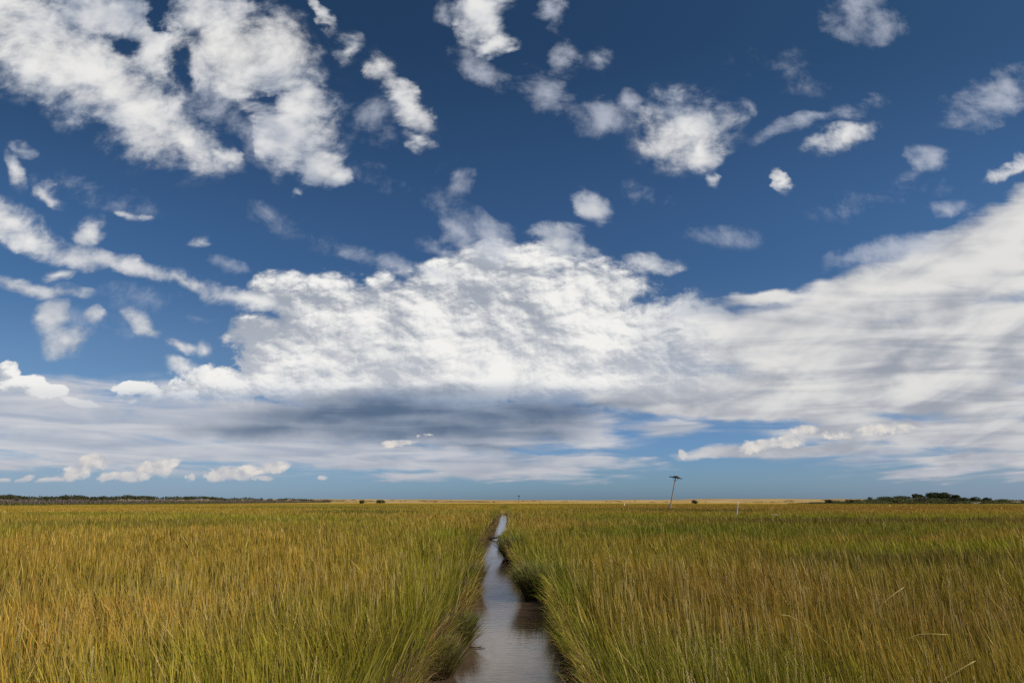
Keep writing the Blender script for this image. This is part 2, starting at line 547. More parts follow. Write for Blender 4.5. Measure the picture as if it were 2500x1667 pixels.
def leaf_mat(name, trans=0.3, rough=0.6, spec=0.2, base=None):
    """thin plant tissue: colour carried by the mesh, a little light let through"""
    m, nt, out = new_mat(name)
    c = attr_color(nt) if base is None else base
    p = nt.nodes.new('ShaderNodeBsdfPrincipled')
    nt.links.new(c, p.inputs['Base Color'])
    p.inputs['Roughness'].default_value = rough
    p.inputs['Specular IOR Level'].default_value = spec
    t = nt.nodes.new('ShaderNodeBsdfTranslucent')
    nt.links.new(c, t.inputs['Color'])
    mx = nt.nodes.new('ShaderNodeMixShader')
    mx.inputs[0].default_value = trans
    nt.links.new(p.outputs[0], mx.inputs[1])
    nt.links.new(t.outputs[0], mx.inputs[2])
    nt.links.new(mx.outputs[0], out.inputs['Surface'])
    return m

# ---------------------------------------------------------------- the ditch in plan
MARSH_Z = 0.34          # marsh peat above the ditch water
CANOPY = 0.98           # height of the grass tops
DITCH_END = 118.0
LPX = [(1040, 1667), (1085, 1600), (1125, 1545), (1136, 1490), (1150, 1430), (1162, 1395), (1168, 1360), (1166, 1338), (1186, 1318), (1202, 1292), (1213, 1268), (1224, 1252), (1229, 1245)]
RPX = [(1412, 1667), (1402, 1610), (1372, 1540), (1354, 1495), (1348, 1470), (1290, 1452), (1282, 1412), (1258, 1392), (1246, 1352), (1232, 1332), (1240, 1318), (1245, 1292), (1243, 1268), (1238, 1252), (1233, 1245)]
def edge(pts):
    q = sorted((on_level(px, py, 0.0)[::-1] for px, py in pts))
    ys, xs = np.array([a for a, _ in q]), np.array([b for _, b in q])
    return ys, xs
LY_, LX_ = edge(LPX)
RY_, RX_ = edge(RPX)
def ditch_left(Y):
    Y = np.asarray(Y, float)
    x = np.interp(Y, LY_, LX_) + (vnoise(Y * 0.9, Y * 0 + 3.3, 5) - 0.5) * 0.16
    return np.where(Y < LY_[0], LX_[0] - 0.05, x)
def ditch_right(Y):
    Y = np.asarray(Y, float)
    x = np.interp(Y, RY_, RX_) + (vnoise(Y * 0.9, Y * 0 + 8.3, 6) - 0.5) * 0.16
    return np.where(Y < RY_[0], RX_[0] + 0.05, x)

def ground_z(X, Y):
    r = np.hypot(X, Y)
    return MARSH_Z + 0.52 * sstep(60, 190, r) + (fbm(X * 0.25, Y * 0.25, 3) - 0.5) * 0.10

def to_px(X, Y, Z):
    dz_ = Z - CAM_Z
    f_ = Y * CT + dz_ * ST
    u_ = -Y * ST + dz_ * CT
    f_ = np.maximum(f_, 0.3)
    return 1250 + FPX * X / f_, 833.5 - FPX * u_ / f_

# ---------------------------------------------------------------- colour of the marsh, fixed to the ground
GOLD = np.array((0.62, 0.350, 0.068)); GREEN = np.array((0.18, 0.23, 0.018)); LIME = np.array((0.43, 0.43, 0.030))
RUST = np.array((0.43, 0.215, 0.060)); MAUVE = np.array((0.19, 0.120, 0.042)); STRAW = np.array((0.76, 0.56, 0.18)); OLIVE = np.array((0.19, 0.175, 0.035))
PATCH = [
    (700, 1238, 500, 2.2, 'OLIVE', 0.8), (250, 1250, 380, 3, 'GREEN', 0.7), (650, 1262, 350, 4, 'GREEN', 0.5), (1500, 1240, 160, 3, 'OLIVE', 0.7), (2350, 1275, 300, 5, 'GREEN', 0.7), (1500, 1290, 200, 14, 'GREEN', 0.6), (2000, 1230, 500, 1.6, 'GOLD', 0.7), (800, 1480, 220, 60, 'GREEN', 0.4),  # (px, py, rx, ry, colour, strength): stands of one species, given where they lie on the marsh
    (2250, 1320, 420, 12, 'LIME', 0.89), (2250, 1345, 480, 14, 'MAUVE', 0.94), (1900, 1285, 500, 18, 'GREEN', 0.71), (2150, 1264, 600, 6, 'MAUVE', 0.95),
    (1650, 1254, 420, 4, 'LIME', 0.83), (2200, 1256, 420, 4, 'LIME', 0.94), (1700, 1243, 200, 3, 'MAUVE', 0.94), (2200, 1239, 420, 5, 'RUST', 0.95), (1650, 1237, 300, 3, 'RUST', 0.59),
    (1500, 1262, 160, 8, 'GREEN', 0.59), (250, 1271, 420, 9, 'OLIVE', 0.71), (880, 1246, 160, 4, 'OLIVE', 0.94), (300, 1240, 420, 3, 'GOLD', 0.59), (500, 1256, 500, 3, 'LIME', 0.59),
    (450, 1330, 560, 60, 'GOLD', 0.65), (150, 1400, 260, 70, 'RUST', 0.2), (1090, 1292, 50, 10, 'LIME', 0.95), (1050, 1400, 100, 100, 'LIME', 0.41),
    (1330, 1400, 110, 90, 'GREEN', 0.71), (1900, 1420, 420, 60, 'RUST', 0.53), (2350, 1450, 260, 90, 'RUST', 0.59), (700, 1600, 700, 90, 'LIME', 0.41), (1700, 1610, 500, 90, 'GREEN', 0.65), (60, 1228, 500, 2, 'GREEN', 0.59),
]
def marsh_color(X, Y):
    g = fbm(X * 0.10, Y * 0.10, 11) * 0.65 + fbm(X * 0.5, Y * 0.5, 21) * 0.35
    big = fbm(X * 0.02 + 5, Y * 0.012, 31)
    g = np.clip((g - 0.36) / 0.28, 0, 1)[:, None]
    b = np.clip((big - 0.35) / 0.3, 0, 1)[:, None]
    far = sstep(40, 160, np.hypot(X, Y))[:, None]
    c = GOLD * (1 - g * 0.55) + (GREEN * 0.6 + LIME * 0.4) * g * 0.55
    c = c * (1 - 0.35 * far * b) + (OLIVE * 0.6 + RUST * 0.4) * 0.35 * far * b
    px, py = to_px(X, Y, CANOPY * 0.9 + 0 * X)
    jx = (fbm(X * 0.10, Y * 0.10, 41) - 0.5) * 0.5
    for (cx, cy, rx, ry, col_, s_) in PATCH:
        d = np.sqrt(((px - cx) / rx) ** 2 + ((py - cy) / ry) ** 2) + jx
        w = (s_ * (1 - sstep(0.55, 1.15, d)))[:, None]
        c = c * (1 - w) + globals()[col_] * w
    return c

# ---------------------------------------------------------------- ground sheet with the ditch cut into it
rows = [-8.0]
while rows[-1] < 9000:
    y_ = rows[-1]
    rows.append(y_ + (0.18 if y_ < 26 else 0.18 + (y_ - 26) * 0.035))
rows = np.array(rows)
offs = np.array([0, .04, .12, .3, .6, 1.0, 1.6, 2.5, 4, 6, 9, 13, 19, 28, 40, 60, 90, 140, 220, 350, 600, 1000, 2000, 4000, 9000.])
Lr, Rr = ditch_left(rows), ditch_right(rows)
depth = 1 - sstep(DITCH_END - 25, DITCH_END, rows)
nl = len(offs)
ncol = 2 * nl + 5
V3 = np.zeros((len(rows), ncol, 3))
V3[:, :, 1] = rows[:, None]
V3[:, :nl, 0] = Lr[:, None] - offs[::-1][None]
V3[:, nl + 5:, 0] = Rr[:, None] + offs[None]
mid = (Lr + Rr) / 2
for k, (fx, zz) in enumerate(((0.10, -0.10), (0.3, -0.32), (0.5, -0.36), (0.7, -0.32), (0.9, -0.10))):
    V3[:, nl + k, 0] = Lr + (Rr - Lr) * fx
    V3[:, nl + k, 2] = ground_z(V3[:, nl + k, 0], rows) * (1 - depth) + zz * depth
for sl in (slice(0, nl), slice(nl + 5, ncol)):
    V3[:, sl, 2] = ground_z(V3[:, sl, 0].ravel(), V3[:, sl, 1].ravel()).reshape(V3[:, sl, 0].shape)
V3[:, nl - 1, 2] -= 0.22 * depth
V3[:, nl + 5, 2] -= 0.22 * depth
V3[:, nl - 2, 2] -= 0.06 * depth
V3[:, nl + 6, 2] -= 0.06 * depth
gi = np.arange(len(rows) * ncol).reshape(len(rows), ncol)
gf = np.stack([gi[:-1, :-1].ravel(), gi[:-1, 1:].ravel(), gi[1:, 1:].ravel(), gi[1:, :-1].ravel()], 1)
gv = V3.reshape(-1, 3)
gcol = marsh_color(gv[:, 0], gv[:, 1])
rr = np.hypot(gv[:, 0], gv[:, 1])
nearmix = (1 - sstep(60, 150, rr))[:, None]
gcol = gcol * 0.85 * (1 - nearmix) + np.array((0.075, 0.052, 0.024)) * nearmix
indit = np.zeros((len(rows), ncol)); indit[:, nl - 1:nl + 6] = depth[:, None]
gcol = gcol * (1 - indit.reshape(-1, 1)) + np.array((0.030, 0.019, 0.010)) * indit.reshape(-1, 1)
m_ground, nt, out = new_mat('marsh_peat')
n1_, _ = noise(nt, obj_coord(nt), 3.0, 8.0, 0.65, dims='3D')
n2_, _ = noise(nt, obj_coord(nt), 0.09, 6.0, 0.6, dims='3D')
gc = mixc(nt, 1.0, attr_color(nt), mixc(nt, (n1_ * 0.5 + n2_ * 0.5).step(0.35, 0.65), (0.72, 0.74, 0.70), (1.22, 1.18, 1.15)), 'MULTIPLY')
p_ = principled(nt, out, gc, 0.9, 0.15)
bump(nt, p_, n1_, 0.8, 0.05)
tag(mesh_obj('ground', gv, [gf], m_ground, smooth=True, color=gcol), kind='structure')

# ---------------------------------------------------------------- ditch water
wy = np.concatenate([np.arange(-7, 30, 0.5), np.arange(30, DITCH_END - 4, 3.0)])
wl, wr = np.interp(wy, LY_, LX_) - 0.7, np.interp(wy, RY_, RX_) + 0.7
wv = np.concatenate([np.stack([wl, wy, 0 * wy], 1), np.stack([wr, wy, 0 * wy], 1)])
k_ = np.arange(len(wy) - 1)
wf_ = np.stack([k_, k_ + len(wy), k_ + len(wy) + 1, k_ + 1], 1)
m_water, nt, out = new_mat('ditch_water')
oc = obj_coord(nt)
mp = nt.nodes.new('ShaderNodeMapping'); mp.inputs['Scale'].default_value = (1.3, 5.0, 1.0)
nt.links.new(oc, mp.inputs[0])
w1, _ = noise(nt, mp.outputs[0], 2.2, 5.0, 0.55, dims='3D', dist=0.6)
mp2 = nt.nodes.new('ShaderNodeMapping'); mp2.inputs['Scale'].default_value = (2.0, 9.0, 1.0); mp2.inputs['Rotation'].default_value = (0, 0, 0.25)
nt.links.new(oc, mp2.inputs[0])
w2, _ = noise(nt, mp2.outputs[0], 3.4, 3.0, 0.5, dims='3D', dist=0.3)
ws_, _ = noise(nt, oc, 0.35, 4.0, 0.6, dims='3D')
murk = mixc(nt, ws_.step(0.35, 0.65), (0.064, 0.042, 0.027), (0.105, 0.070, 0.048))
p_ = principled(nt, out, murk, 0.045, 0.5)
p_.inputs['IOR'].default_value = 1.33
bump(nt, p_, w1 * 0.7 + w2 * 0.3 * ws_.step(0.3, 0.6), 0.24, 0.012)
tag(mesh_obj('water', wv, [wf_], m_water), kind='structure')
# ---------------------------------------------------------------- marsh grass
def ribbons(base, length, width, yaw, lean, lean_dir, curl, cols, segs=3):
    """tapered bent blades; cols: list of (t, (n,3) colour). returns verts, faces, colours"""
    n = len(base)
    ts = np.linspace(0, 1, segs + 1)
    d = np.stack([np.cos(lean_dir), np.sin(lean_dir)], 1)
    side = np.stack([np.cos(yaw), np.sin(yaw), 0 * yaw], 1)
    pts, pos = [], base.copy()
    for i, t in enumerate(ts):
        pts.append(pos.copy())
        a = lean + curl * (t + 0.5 / segs) ** 1.5
        st_ = length / segs
        pos = pos + np.stack([d[:, 0] * np.sin(a) * st_, d[:, 1] * np.sin(a) * st_, np.cos(a) * st_], 1)
    vs, cs = [], []
    tk = [c[0] for c in cols]
    for i, t in enumerate(ts):
        w = width * (1.0 - 0.45 * t) * 0.5
        j = max(k for k in range(len(tk)) if tk[k] <= t + 1e-6)
        j2 = min(j + 1, len(tk) - 1)
        f = 0 if j == j2 else (t - tk[j]) / (tk[j2] - tk[j])
        c = cols[j][1] * (1 - f) + cols[j2][1] * f
        if i < segs:
            vs += [pts[i] - side * w[:, None], pts[i] + side * w[:, None]]
            cs += [c, c]
        else:
            vs.append(pts[i]); cs.append(c)
    k = 2 * segs + 1
    v = np.stack(vs, 1).reshape(-1, 3)
    c = np.stack(cs, 1).reshape(-1, 3)
    b = (np.arange(n) * k)[:, None]
    quads = [b + np.array([[2 * i, 2 * i + 1, 2 * i + 3, 2 * i + 2]]) for i in range(segs - 1)]
    tri = b + np.array([[2 * segs - 2, 2 * segs - 1, 2 * segs]])
    return v, np.concatenate(quads) if quads else np.zeros((0, 4), int), tri, c

RHO, R0, PW = 430.0, 8.5, 1.66
def dens(r):
    return np.where(r < R0, RHO, RHO * (R0 / r) ** PW)
rs = np.concatenate([np.linspace(2.6, 10, 200), np.geomspace(10.05, 300, 600)])
pdf = dens(rs) * rs
cdf = np.concatenate([[0], np.cumsum((pdf[1:] + pdf[:-1]) / 2 * np.diff(rs))])
PHI = R(50)
N = int(cdf[-1] * 2 * PHI)
r_ = np.interp(rng.random(N) * cdf[-1], cdf, rs)
ph = (rng.random(N) * 2 - 1) * PHI
X, Y = r_ * np.sin(ph), r_ * np.cos(ph)
# gather the stems into loose tussocks
X += (fbm(X * 2.3, Y * 2.3, 51) - 0.5) * 0.5
Y += (fbm(X * 2.3 + 40, Y * 2.3, 52) - 0.5) * 0.5
dl, dr = ditch_left(Y) - X, X - ditch_right(Y)
side_d = np.where(dl > dr, dl, dr)                       # > 0 on the marsh, metres from the ditch edge
onland = (side_d > 0.02 + 0.10 * rng.random(N) + np.where((dl > dr) & (Y < 40), 0.20 * rng.random(N), 0)) | (Y > DITCH_END - 6)
clump = fbm(X * 1.1, Y * 1.1, 61)
keep = onland & (rng.random(N) < 0.35 + 1.2 * clump)
X, Y, r_, side_d, dl, dr, clump = (q[keep] for q in (X, Y, r_, side_d, dl, dr, clump))
N = len(X)
print('BLADES', N)
gz = ground_z(X, Y)
nearw = np.exp(-np.maximum(side_d, 0) / 0.45) * (Y < DITCH_END)
gz = gz - 0.20 * np.exp(-np.maximum(side_d, 0) / 0.10) * (Y < DITCH_END)
hn = fbm(X * 0.35, Y * 0.35, 71)
top = CANOPY + (hn - 0.5) * 0.40 + (clump - 0.5) * 0.30
short = rng.random(N) < 0.58                             # a lower green storey under the flowering stems
L = (top - gz) * np.where(short, 0.38 + 0.42 * rng.random(N), 0.72 + 0.42 * rng.random(N))
L = np.maximum(L, 0.15)
W = (0.0056 + 0.00070 * r_) * np.where(short, 0.8 + 0.9 * rng.random(N), 0.5 + 0.7 * rng.random(N))
wind = fbm(X * 0.12, Y * 0.12, 81) * 4.0 + fbm(X * 0.8, Y * 0.8, 82) * 4.5
ld_ = wind + rng.normal(0, 0.9, N)
lean = np.abs(rng.normal(0.0, 0.10, N)) + 0.02 + np.where(short, .04, 0)
ld_ = np.where(rng.random(N) < 0.35, np.pi + rng.normal(0, .6, N), ld_)
stray = ~short & (rng.random(N) < 0.08)
lean = np.where(stray, 0.25 + 0.45 * rng.random(N), lean)
L = np.where(stray, L * (1.05 + .25 * rng.random(N)), L)
lodg = sstep(0.56, 0.66, fbm(X * 0.42 + 7, Y * 0.42, 83)) * (r_ < 40)     # wind-flattened swirls
lean = lean + lodg * (0.08 + 0.28 * rng.random(N))
todit = np.where(dl > dr, 0.0, np.pi) + rng.normal(0, 0.5, N)
usew = nearw > 0.22 + 0.3 * rng.random(N)
ld_ = np.where(usew, todit, ld_)
farq = 1 - 0.8 * sstep(14, 50, r_)
lean = np.where(usew, 0.10 + 0.42 * nearw * farq * rng.random(N) ** 0.7, lean)
curl = np.abs(rng.normal(0.06, 0.12, N)) + np.where(usew, 0.7 * nearw * farq * rng.random(N), 0)
yaw = rng.random(N) * np.pi * 2
face = rng.random(N) < 0.6
yaw = np.where(face, -np.arctan2(X, Y) + rng.normal(0.15, 0.6, N), yaw)
mc_ = marsh_color(X, Y)
ndit = np.exp(-np.maximum(side_d, 0) / 1.1)[:, None]
mc_ = mc_ * (1 - 0.55 * ndit) + (GREEN * 0.7 + OLIVE * 0.3) * 0.55 * ndit
near_g = (1 - sstep(5, 14, r_))[:, None]
kind_ = rng.random((N, 1))
sh_ = short[:, None] * 1.0
dry = np.where(kind_ < 0.13, 1.0, 0.0) * (1 - sh_)
dry = np.where(stray[:, None] & (kind_ < .7), 1.0, dry)
rust = np.where((kind_ > 0.13) & (kind_ < 0.22), 1.0, 0.0)
leaf = (LIME * 0.62 + GREEN * 0.38) * (0.55 + 0.45 * kind_) + 0 * X[:, None]
lown = sh_ * (0.52 + 0.25 * near_g)                      # the lower storey keeps its green longest
tipc = mc_ * (1 - lown) + leaf * lown
tipc = tipc * (1 - 0.75 * dry - 0.5 * rust) + STRAW * 0.75 * dry + RUST * 0.5 * rust
vj = (1 - 0.55 * sstep(25, 90, r_))[:, None]             # far stands read as smooth bands
tipc = tipc * (0.90 + 0.95 * vj * (rng.random((N, 1)) - 0.5))
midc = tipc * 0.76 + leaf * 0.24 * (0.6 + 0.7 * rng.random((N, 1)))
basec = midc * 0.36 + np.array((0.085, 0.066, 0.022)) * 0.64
m_grass = leaf_mat('marsh_grass', 0.34, 0.6, 0.08)

def side_mesh(name, sel, label):
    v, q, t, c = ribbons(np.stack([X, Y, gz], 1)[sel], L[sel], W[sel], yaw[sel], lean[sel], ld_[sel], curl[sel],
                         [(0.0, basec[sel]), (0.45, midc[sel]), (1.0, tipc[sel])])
    return tag(mesh_obj(name, v, [q, t], m_grass, color=c), label, 'marsh grass', kind='stuff')
left = X < (ditch_left(Y) + ditch_right(Y)) / 2
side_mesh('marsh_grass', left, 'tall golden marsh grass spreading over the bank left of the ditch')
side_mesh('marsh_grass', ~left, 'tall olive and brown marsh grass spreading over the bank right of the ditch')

# green and straw blades rooted on the lip of the banks and hanging over them
n = 16000
Yb = 4.8 + 100 * rng.random(n) ** 2.0
sd_ = rng.random(n) < 0.5
bun = fbm(Yb * 1.6 + sd_ * 50, Yb * 0 + 4.4, 141)
ok = rng.random(n) < np.clip((bun - 0.36) * 3.0, 0.03, 1) * np.where(sd_, .6, 1)
Yb, sd_, bun = Yb[ok], sd_[ok], bun[ok]; n = len(Yb)
inn = -0.10 + 0.22 * rng.random(n)
Xb = np.where(sd_, ditch_left(Yb) - inn, ditch_right(Yb) + inn)
zb = MARSH_Z - 0.24 + 0.16 * rng.random(n)
tow = np.where(sd_, 0.0, np.pi) + rng.normal(0, 0.75, n)
lb = (0.30 + 0.5 * rng.random(n)) * (0.55 + 0.75 * bun) * (1 - .6 * sstep(14, 50, Yb))
cb = np.where(rng.random((n, 1)) < 0.35, GOLD * 0.7 + STRAW * 0.2, GREEN * 0.6 + LIME * 0.4) * (0.6 + 0.7 * rng.random((n, 1)))
rb = np.hypot(Xb, Yb)
v, q, t, c = ribbons(np.stack([Xb, Yb, zb], 1), lb, 0.003 + 0.00065 * rb, rng.random(n) * 6.28, 0.10 + 0.55 * rng.random(n), tow,
                     0.35 + 0.95 * rng.random(n) ** 1.3, [(0.0, cb * 0.45 + np.array((0.07, 0.05, 0.02))), (0.5, cb), (1.0, cb * 1.1)], segs=4)
v[:, 2] = np.maximum(v[:, 2], 0.008)
tag(mesh_obj('bank_grass', v, [q, t], m_grass, color=c), 'grass blades drooping from both bank edges towards the ditch water', 'bank grass', kind='stuff')

# dead brown stems matted along both cut banks
n = 15000
Yb = 5.2 + 75 * rng.random(n) ** 1.9
sd_ = rng.random(n) < 0.5
Xb = np.where(sd_, ditch_left(Yb) - 0.16 * rng.random(n) + 0.03, ditch_right(Yb) + 0.16 * rng.random(n) - 0.03)
zb = 0.05 + 0.30 * rng.random(n)
tow = np.where(sd_, 0.0, np.pi) + rng.normal(0, 0.9, n)
lb = 0.18 + 0.45 * rng.random(n) ** 1.4
deadc = np.array((0.17, 0.105, 0.05)) * (0.5 + 1.0 * rng.random((n, 1)))
deadc = np.where(rng.random((n, 1)) < 0.15, STRAW * 0.6, deadc)
rb = np.hypot(Xb, Yb)
v, q, t, c = ribbons(np.stack([Xb, Yb, zb], 1), lb, 0.003 + 0.0006 * rb, rng.random(n) * 6.28, 0.25 + 0.9 * rng.random(n), tow,
                     0.5 + 0.9 * rng.random(n), [(0.0, deadc), (1.0, deadc * 1.15)])
v[:, 2] = np.maximum(v[:, 2], 0.006)
tag(mesh_obj('bank_thatch', v, [q, t], leaf_mat('dead_thatch', 0.15, 0.8, 0.1), color=c),
    'matted dead brown stems hanging along both cut banks of the ditch', 'dead grass', kind='stuff')

# flowering stalks with pale speckled seed heads
n = 1500
rsd = 4.2 + 11 * rng.random(n) ** 1.4
psd = (rng.random(n) * 2 - 1) * R(48)
Xs, Ys = rsd * np.sin(psd), rsd * np.cos(psd)
ok = (np.maximum(ditch_left(Ys) - Xs, Xs - ditch_right(Ys)) > 0.25) & (fbm(Xs * 0.5, Ys * 0.5, 91) > 0.42)
Xs, Ys, rsd = Xs[ok], Ys[ok], rsd[ok]
n = len(Xs)
VS, QS, CS = [], [], []
base_i = 0
zs = ground_z(Xs, Ys)
for i in range(n):
    Hh = 0.60 + 0.28 * random.random()
    a, dr_ = abs(random.gauss(0.06, 0.10)), random.random() * 6.28
    dx_, dy_ = math.cos(dr_) * math.sin(a), math.sin(dr_) * math.sin(a)
    wd = 0.0018 + 0.00025 * rsd[i]
    yw = -math.atan2(Xs[i], Ys[i]) + random.gauss(0.75, 0.25)
    sx_, sy_ = math.cos(yw), math.sin(yw)
    stc_ = np.array((0.40, 0.31, 0.11)) * (0.7 + 0.5 * random.random())
    hdc = np.array((0.66, 0.49, 0.22)) * (0.75 + 0.35 * random.random())
    p0 = np.array((Xs[i], Ys[i], zs[i])); ax = np.array((dx_, dy_, math.cos(a)))
    s3 = np.array((sx_, sy_, 0.0))
    for (t0, t1, w0, w1) in ((0, 0.6 * Hh, wd, wd * .8), (0.6 * Hh, Hh, wd * .8, wd * .4)):
        VS += [p0 + ax * t0 - s3 * w0, p0 + ax * t0 + s3 * w0, p0 + ax * t1 + s3 * w1, p0 + ax * t1 - s3 * w1]
        CS += [stc_] * 4
        QS.append((base_i, base_i + 1, base_i + 2, base_i + 3)); base_i += 4
    nh = random.randint(9, 16)
    hl = 0.11 + 0.11 * random.random()
    for k in range(nh):
        t = Hh - hl + hl * k / (nh - 1)
        sg = 1 if k % 2 else -1
        ln, ww = 0.014 + 0.0003 * rsd[i], 0.0026 + 0.00012 * rsd[i]
        b0 = p0 + ax * t
        tip = b0 + ax * ln + s3 * sg * ww * 1.6
        VS += [b0, b0 + ax * ln * 0.4 + s3 * sg * ww * 2.0, tip, b0 + ax * ln * 0.6]
        CS += [hdc * (0.8 + 0.4 * random.random())] * 4
        QS.append((base_i, base_i + 1, base_i + 2, base_i + 3)); base_i += 4
tag(mesh_obj('seed_stalks', np.array(VS), [np.array(QS)], m_grass, color=np.array(CS)),
    'thin flowering stalks with pale speckled seed heads standing among the grass', 'grass stalks', kind='stuff')
# ---------------------------------------------------------------- small shape helpers
def tube(path, radii, sides=7, cap=True):
    path = [Vector(p) for p in path]
    vs, fs = [], []
    up = Vector((0.13, 0.31, 0.94))
    for i, p in enumerate(path):
        t = (path[min(i + 1, len(path) - 1)] - path[max(i - 1, 0)]).normalized()
        a = t.cross(up)
        a = a.normalized() if a.length > 1e-4 else Vector((1, 0, 0))
        b = t.cross(a).normalized()
        for k in range(sides):
            q = 2 * math.pi * k / sides
            vs.append(p + (a * math.cos(q) + b * math.sin(q)) * radii[i])
    for i in range(len(path) - 1):
        for k in range(sides):
            k2 = (k + 1) % sides
            fs.append((i * sides + k, i * sides + k2, (i + 1) * sides + k2, (i + 1) * sides + k))
    if cap:
        fs.append(tuple(range(sides - 1, -1, -1)))
        fs.append(tuple((len(path) - 1) * sides + k for k in range(sides)))
    return [tuple(v) for v in vs], fs

def join(*parts):
    vs, fs = [], []
    for v, f in parts:
        o = len(vs)
        vs += list(v)
        fs += [tuple(i + o for i in q) for q in f]
    return vs, fs

def box(cx, cy, cz, sx, sy, sz, bev=0.15):
    """box with chamfered upright corners"""
    hx, hy, hz = sx / 2, sy / 2, sz / 2
    b = min(hx, hy) * bev
    ring = [(-hx + b, -hy), (hx - b, -hy), (hx, -hy + b), (hx, hy - b), (hx - b, hy), (-hx + b, hy), (-hx, hy - b), (-hx, -hy + b)]
    vs = [(cx + x, cy + y, cz - hz) for x, y in ring] + [(cx + x, cy + y, cz + hz) for x, y in ring]
    fs = [tuple(range(7, -1, -1)), tuple(range(8, 16))] + [(i, (i + 1) % 8, 8 + (i + 1) % 8, 8 + i) for i in range(8)]
    return vs, fs

def leaf_cloud(ells, n, size, cols, seed=1):
    """many small leaf clumps spread through a union of ellipsoids (cx, cy, cz, rx, ry, rz), uneven and gappy"""
    g = np.random.default_rng(seed)
    e = np.array(ells)
    wts = (e[:, 3] * e[:, 5]); wts = wts / wts.sum()
    k = g.choice(len(e), n, p=wts)
    d = g.normal(size=(n, 3)); d /= np.linalg.norm(d, axis=1)[:, None]
    rad = (0.35 + 0.65 * g.random(n) ** 0.45)
    lump = 0.72 + 0.56 * fbm(d[:, 0] * 2.2 + k * 3.1, d[:, 2] * 2.2 + d[:, 1] * 1.7, seed)
    p = e[k, :3] + d * e[k, 3:] * (rad * lump)[:, None]
    p[:, 2] = np.maximum(p[:, 2], e[k, 2] - e[k, 5])
    s = size * (0.5 + g.random(n))
    a = g.normal(size=(n, 3)); a[:, 2] *= 0.6; a /= np.linalg.norm(a, axis=1)[:, None]
    b = np.cross(a, g.normal(size=(n, 3))); b /= np.linalg.norm(b, axis=1)[:, None]
    v = np.stack([p - a * s[:, None], p + b * (s * 0.6)[:, None], p + a * s[:, None], p - b * (s * 0.6)[:, None]], 1).reshape(-1, 3)
    f = np.arange(4 * n).reshape(n, 4)
    ci = g.random((n, 1))
    tone = 0.65 + 0.7 * fbm(p[:, 0] * 1.3, p[:, 2] * 1.3 + p[:, 1], seed + 5)[:, None]
    c = (np.array(cols[0]) * (1 - ci) + np.array(cols[1]) * ci) * tone
    return v, f, np.repeat(c, 4, 0)

m_leaf = leaf_mat('shrub_leaf', 0.2, 0.65, 0.2)
m_bark = speckled('grey_bark', (0.10, 0.085, 0.07), (0.22, 0.19, 0.16), 9.0, stretch=(1, 1, 0.3))
m_pole = speckled('weathered_pole', (0.24, 0.20, 0.155), (0.46, 0.41, 0.34), 6.0, stretch=(3, 3, 0.35), bumpd=0.006)
m_dark = speckled('dark_weathered_board', (0.035, 0.030, 0.026), (0.085, 0.072, 0.06), 7.0, stretch=(1, 4, 4), bumpd=0.004)

# ---------------------------------------------------------------- dunes on the horizon
DX = np.concatenate([np.arange(-2400, -700, 40.0), np.arange(-700, 1100, 5.0), np.arange(1100, 2800, 40.0)])
DY = np.concatenate([np.arange(430, 1000, 9.0), np.arange(1000, 1500, 60.0)])
GX, GY = np.meshgrid(DX, DY)
cr = 800 + (fbm(GX * 0.004, GX * 0 + 2, 101) - 0.5) * 160
prof = sstep(470, 1.0, GY * 0) * 0 + sstep(0, 1, (GY - 455) / np.maximum(cr - 455, 1)) * (1 - 0.8 * sstep(0, 1, (GY - cr) / 220))
hgt = 3.6 + (fbm(GX * 0.0045, GY * 0.003, 103) - 0.5) * 4.6 + 1.6 * np.exp(-((GX - 430) / 110) ** 2)
hum = (fbm(GX * 0.03, GY * 0.02, 105) - 0.5) * 1.5 * sstep(455, 560, GY)
GZ = 0.55 + prof * np.maximum(hgt, 1.5) + hum
gi = np.arange(GX.size).reshape(GX.shape)
gf = np.stack([gi[:-1, :-1].ravel(), gi[:-1, 1:].ravel(), gi[1:, 1:].ravel(), gi[1:, :-1].ravel()], 1)
dvx, dvy, dvz = GX.ravel(), GY.ravel(), GZ.ravel()
sc_ = fbm(dvx * 0.02, dvy * 0.012, 107, 5)[:, None]; s2_ = fbm(dvx * 0.012 + 9, dvy * 0.006, 109)[:, None]
dc = np.array((0.42, 0.29, 0.105)) * (1 - sstep(.45, .7, s2_)) + np.array((0.36, 0.225, 0.085)) * sstep(.45, .7, s2_)
dc = dc * (1 - sstep(.66, .74, sc_)) + np.array((0.46, 0.35, 0.17)) * sstep(.66, .74, sc_)
olv = (sstep(.40, .28, sc_) * sstep(900, 500, dvy)[:, None])
dc = dc * (1 - olv * .7) + np.array((0.13, 0.12, 0.05)) * olv * .7
m_dune, nt, out = new_mat('dune_grass')
n1_, _ = noise(nt, obj_coord(nt), 0.25, 6.0, 0.65, dims='3D')
principled(nt, out, mixc(nt, 1.0, attr_color(nt), mixc(nt, n1_.step(.3, .7), (.75, .75, .75), (1.25, 1.22, 1.2)), 'MULTIPLY'), 0.95, 0.1)
tag(mesh_obj('dunes', np.stack([dvx, dvy, dvz], 1), [gf], m_dune, smooth=True, color=dc), kind='structure')

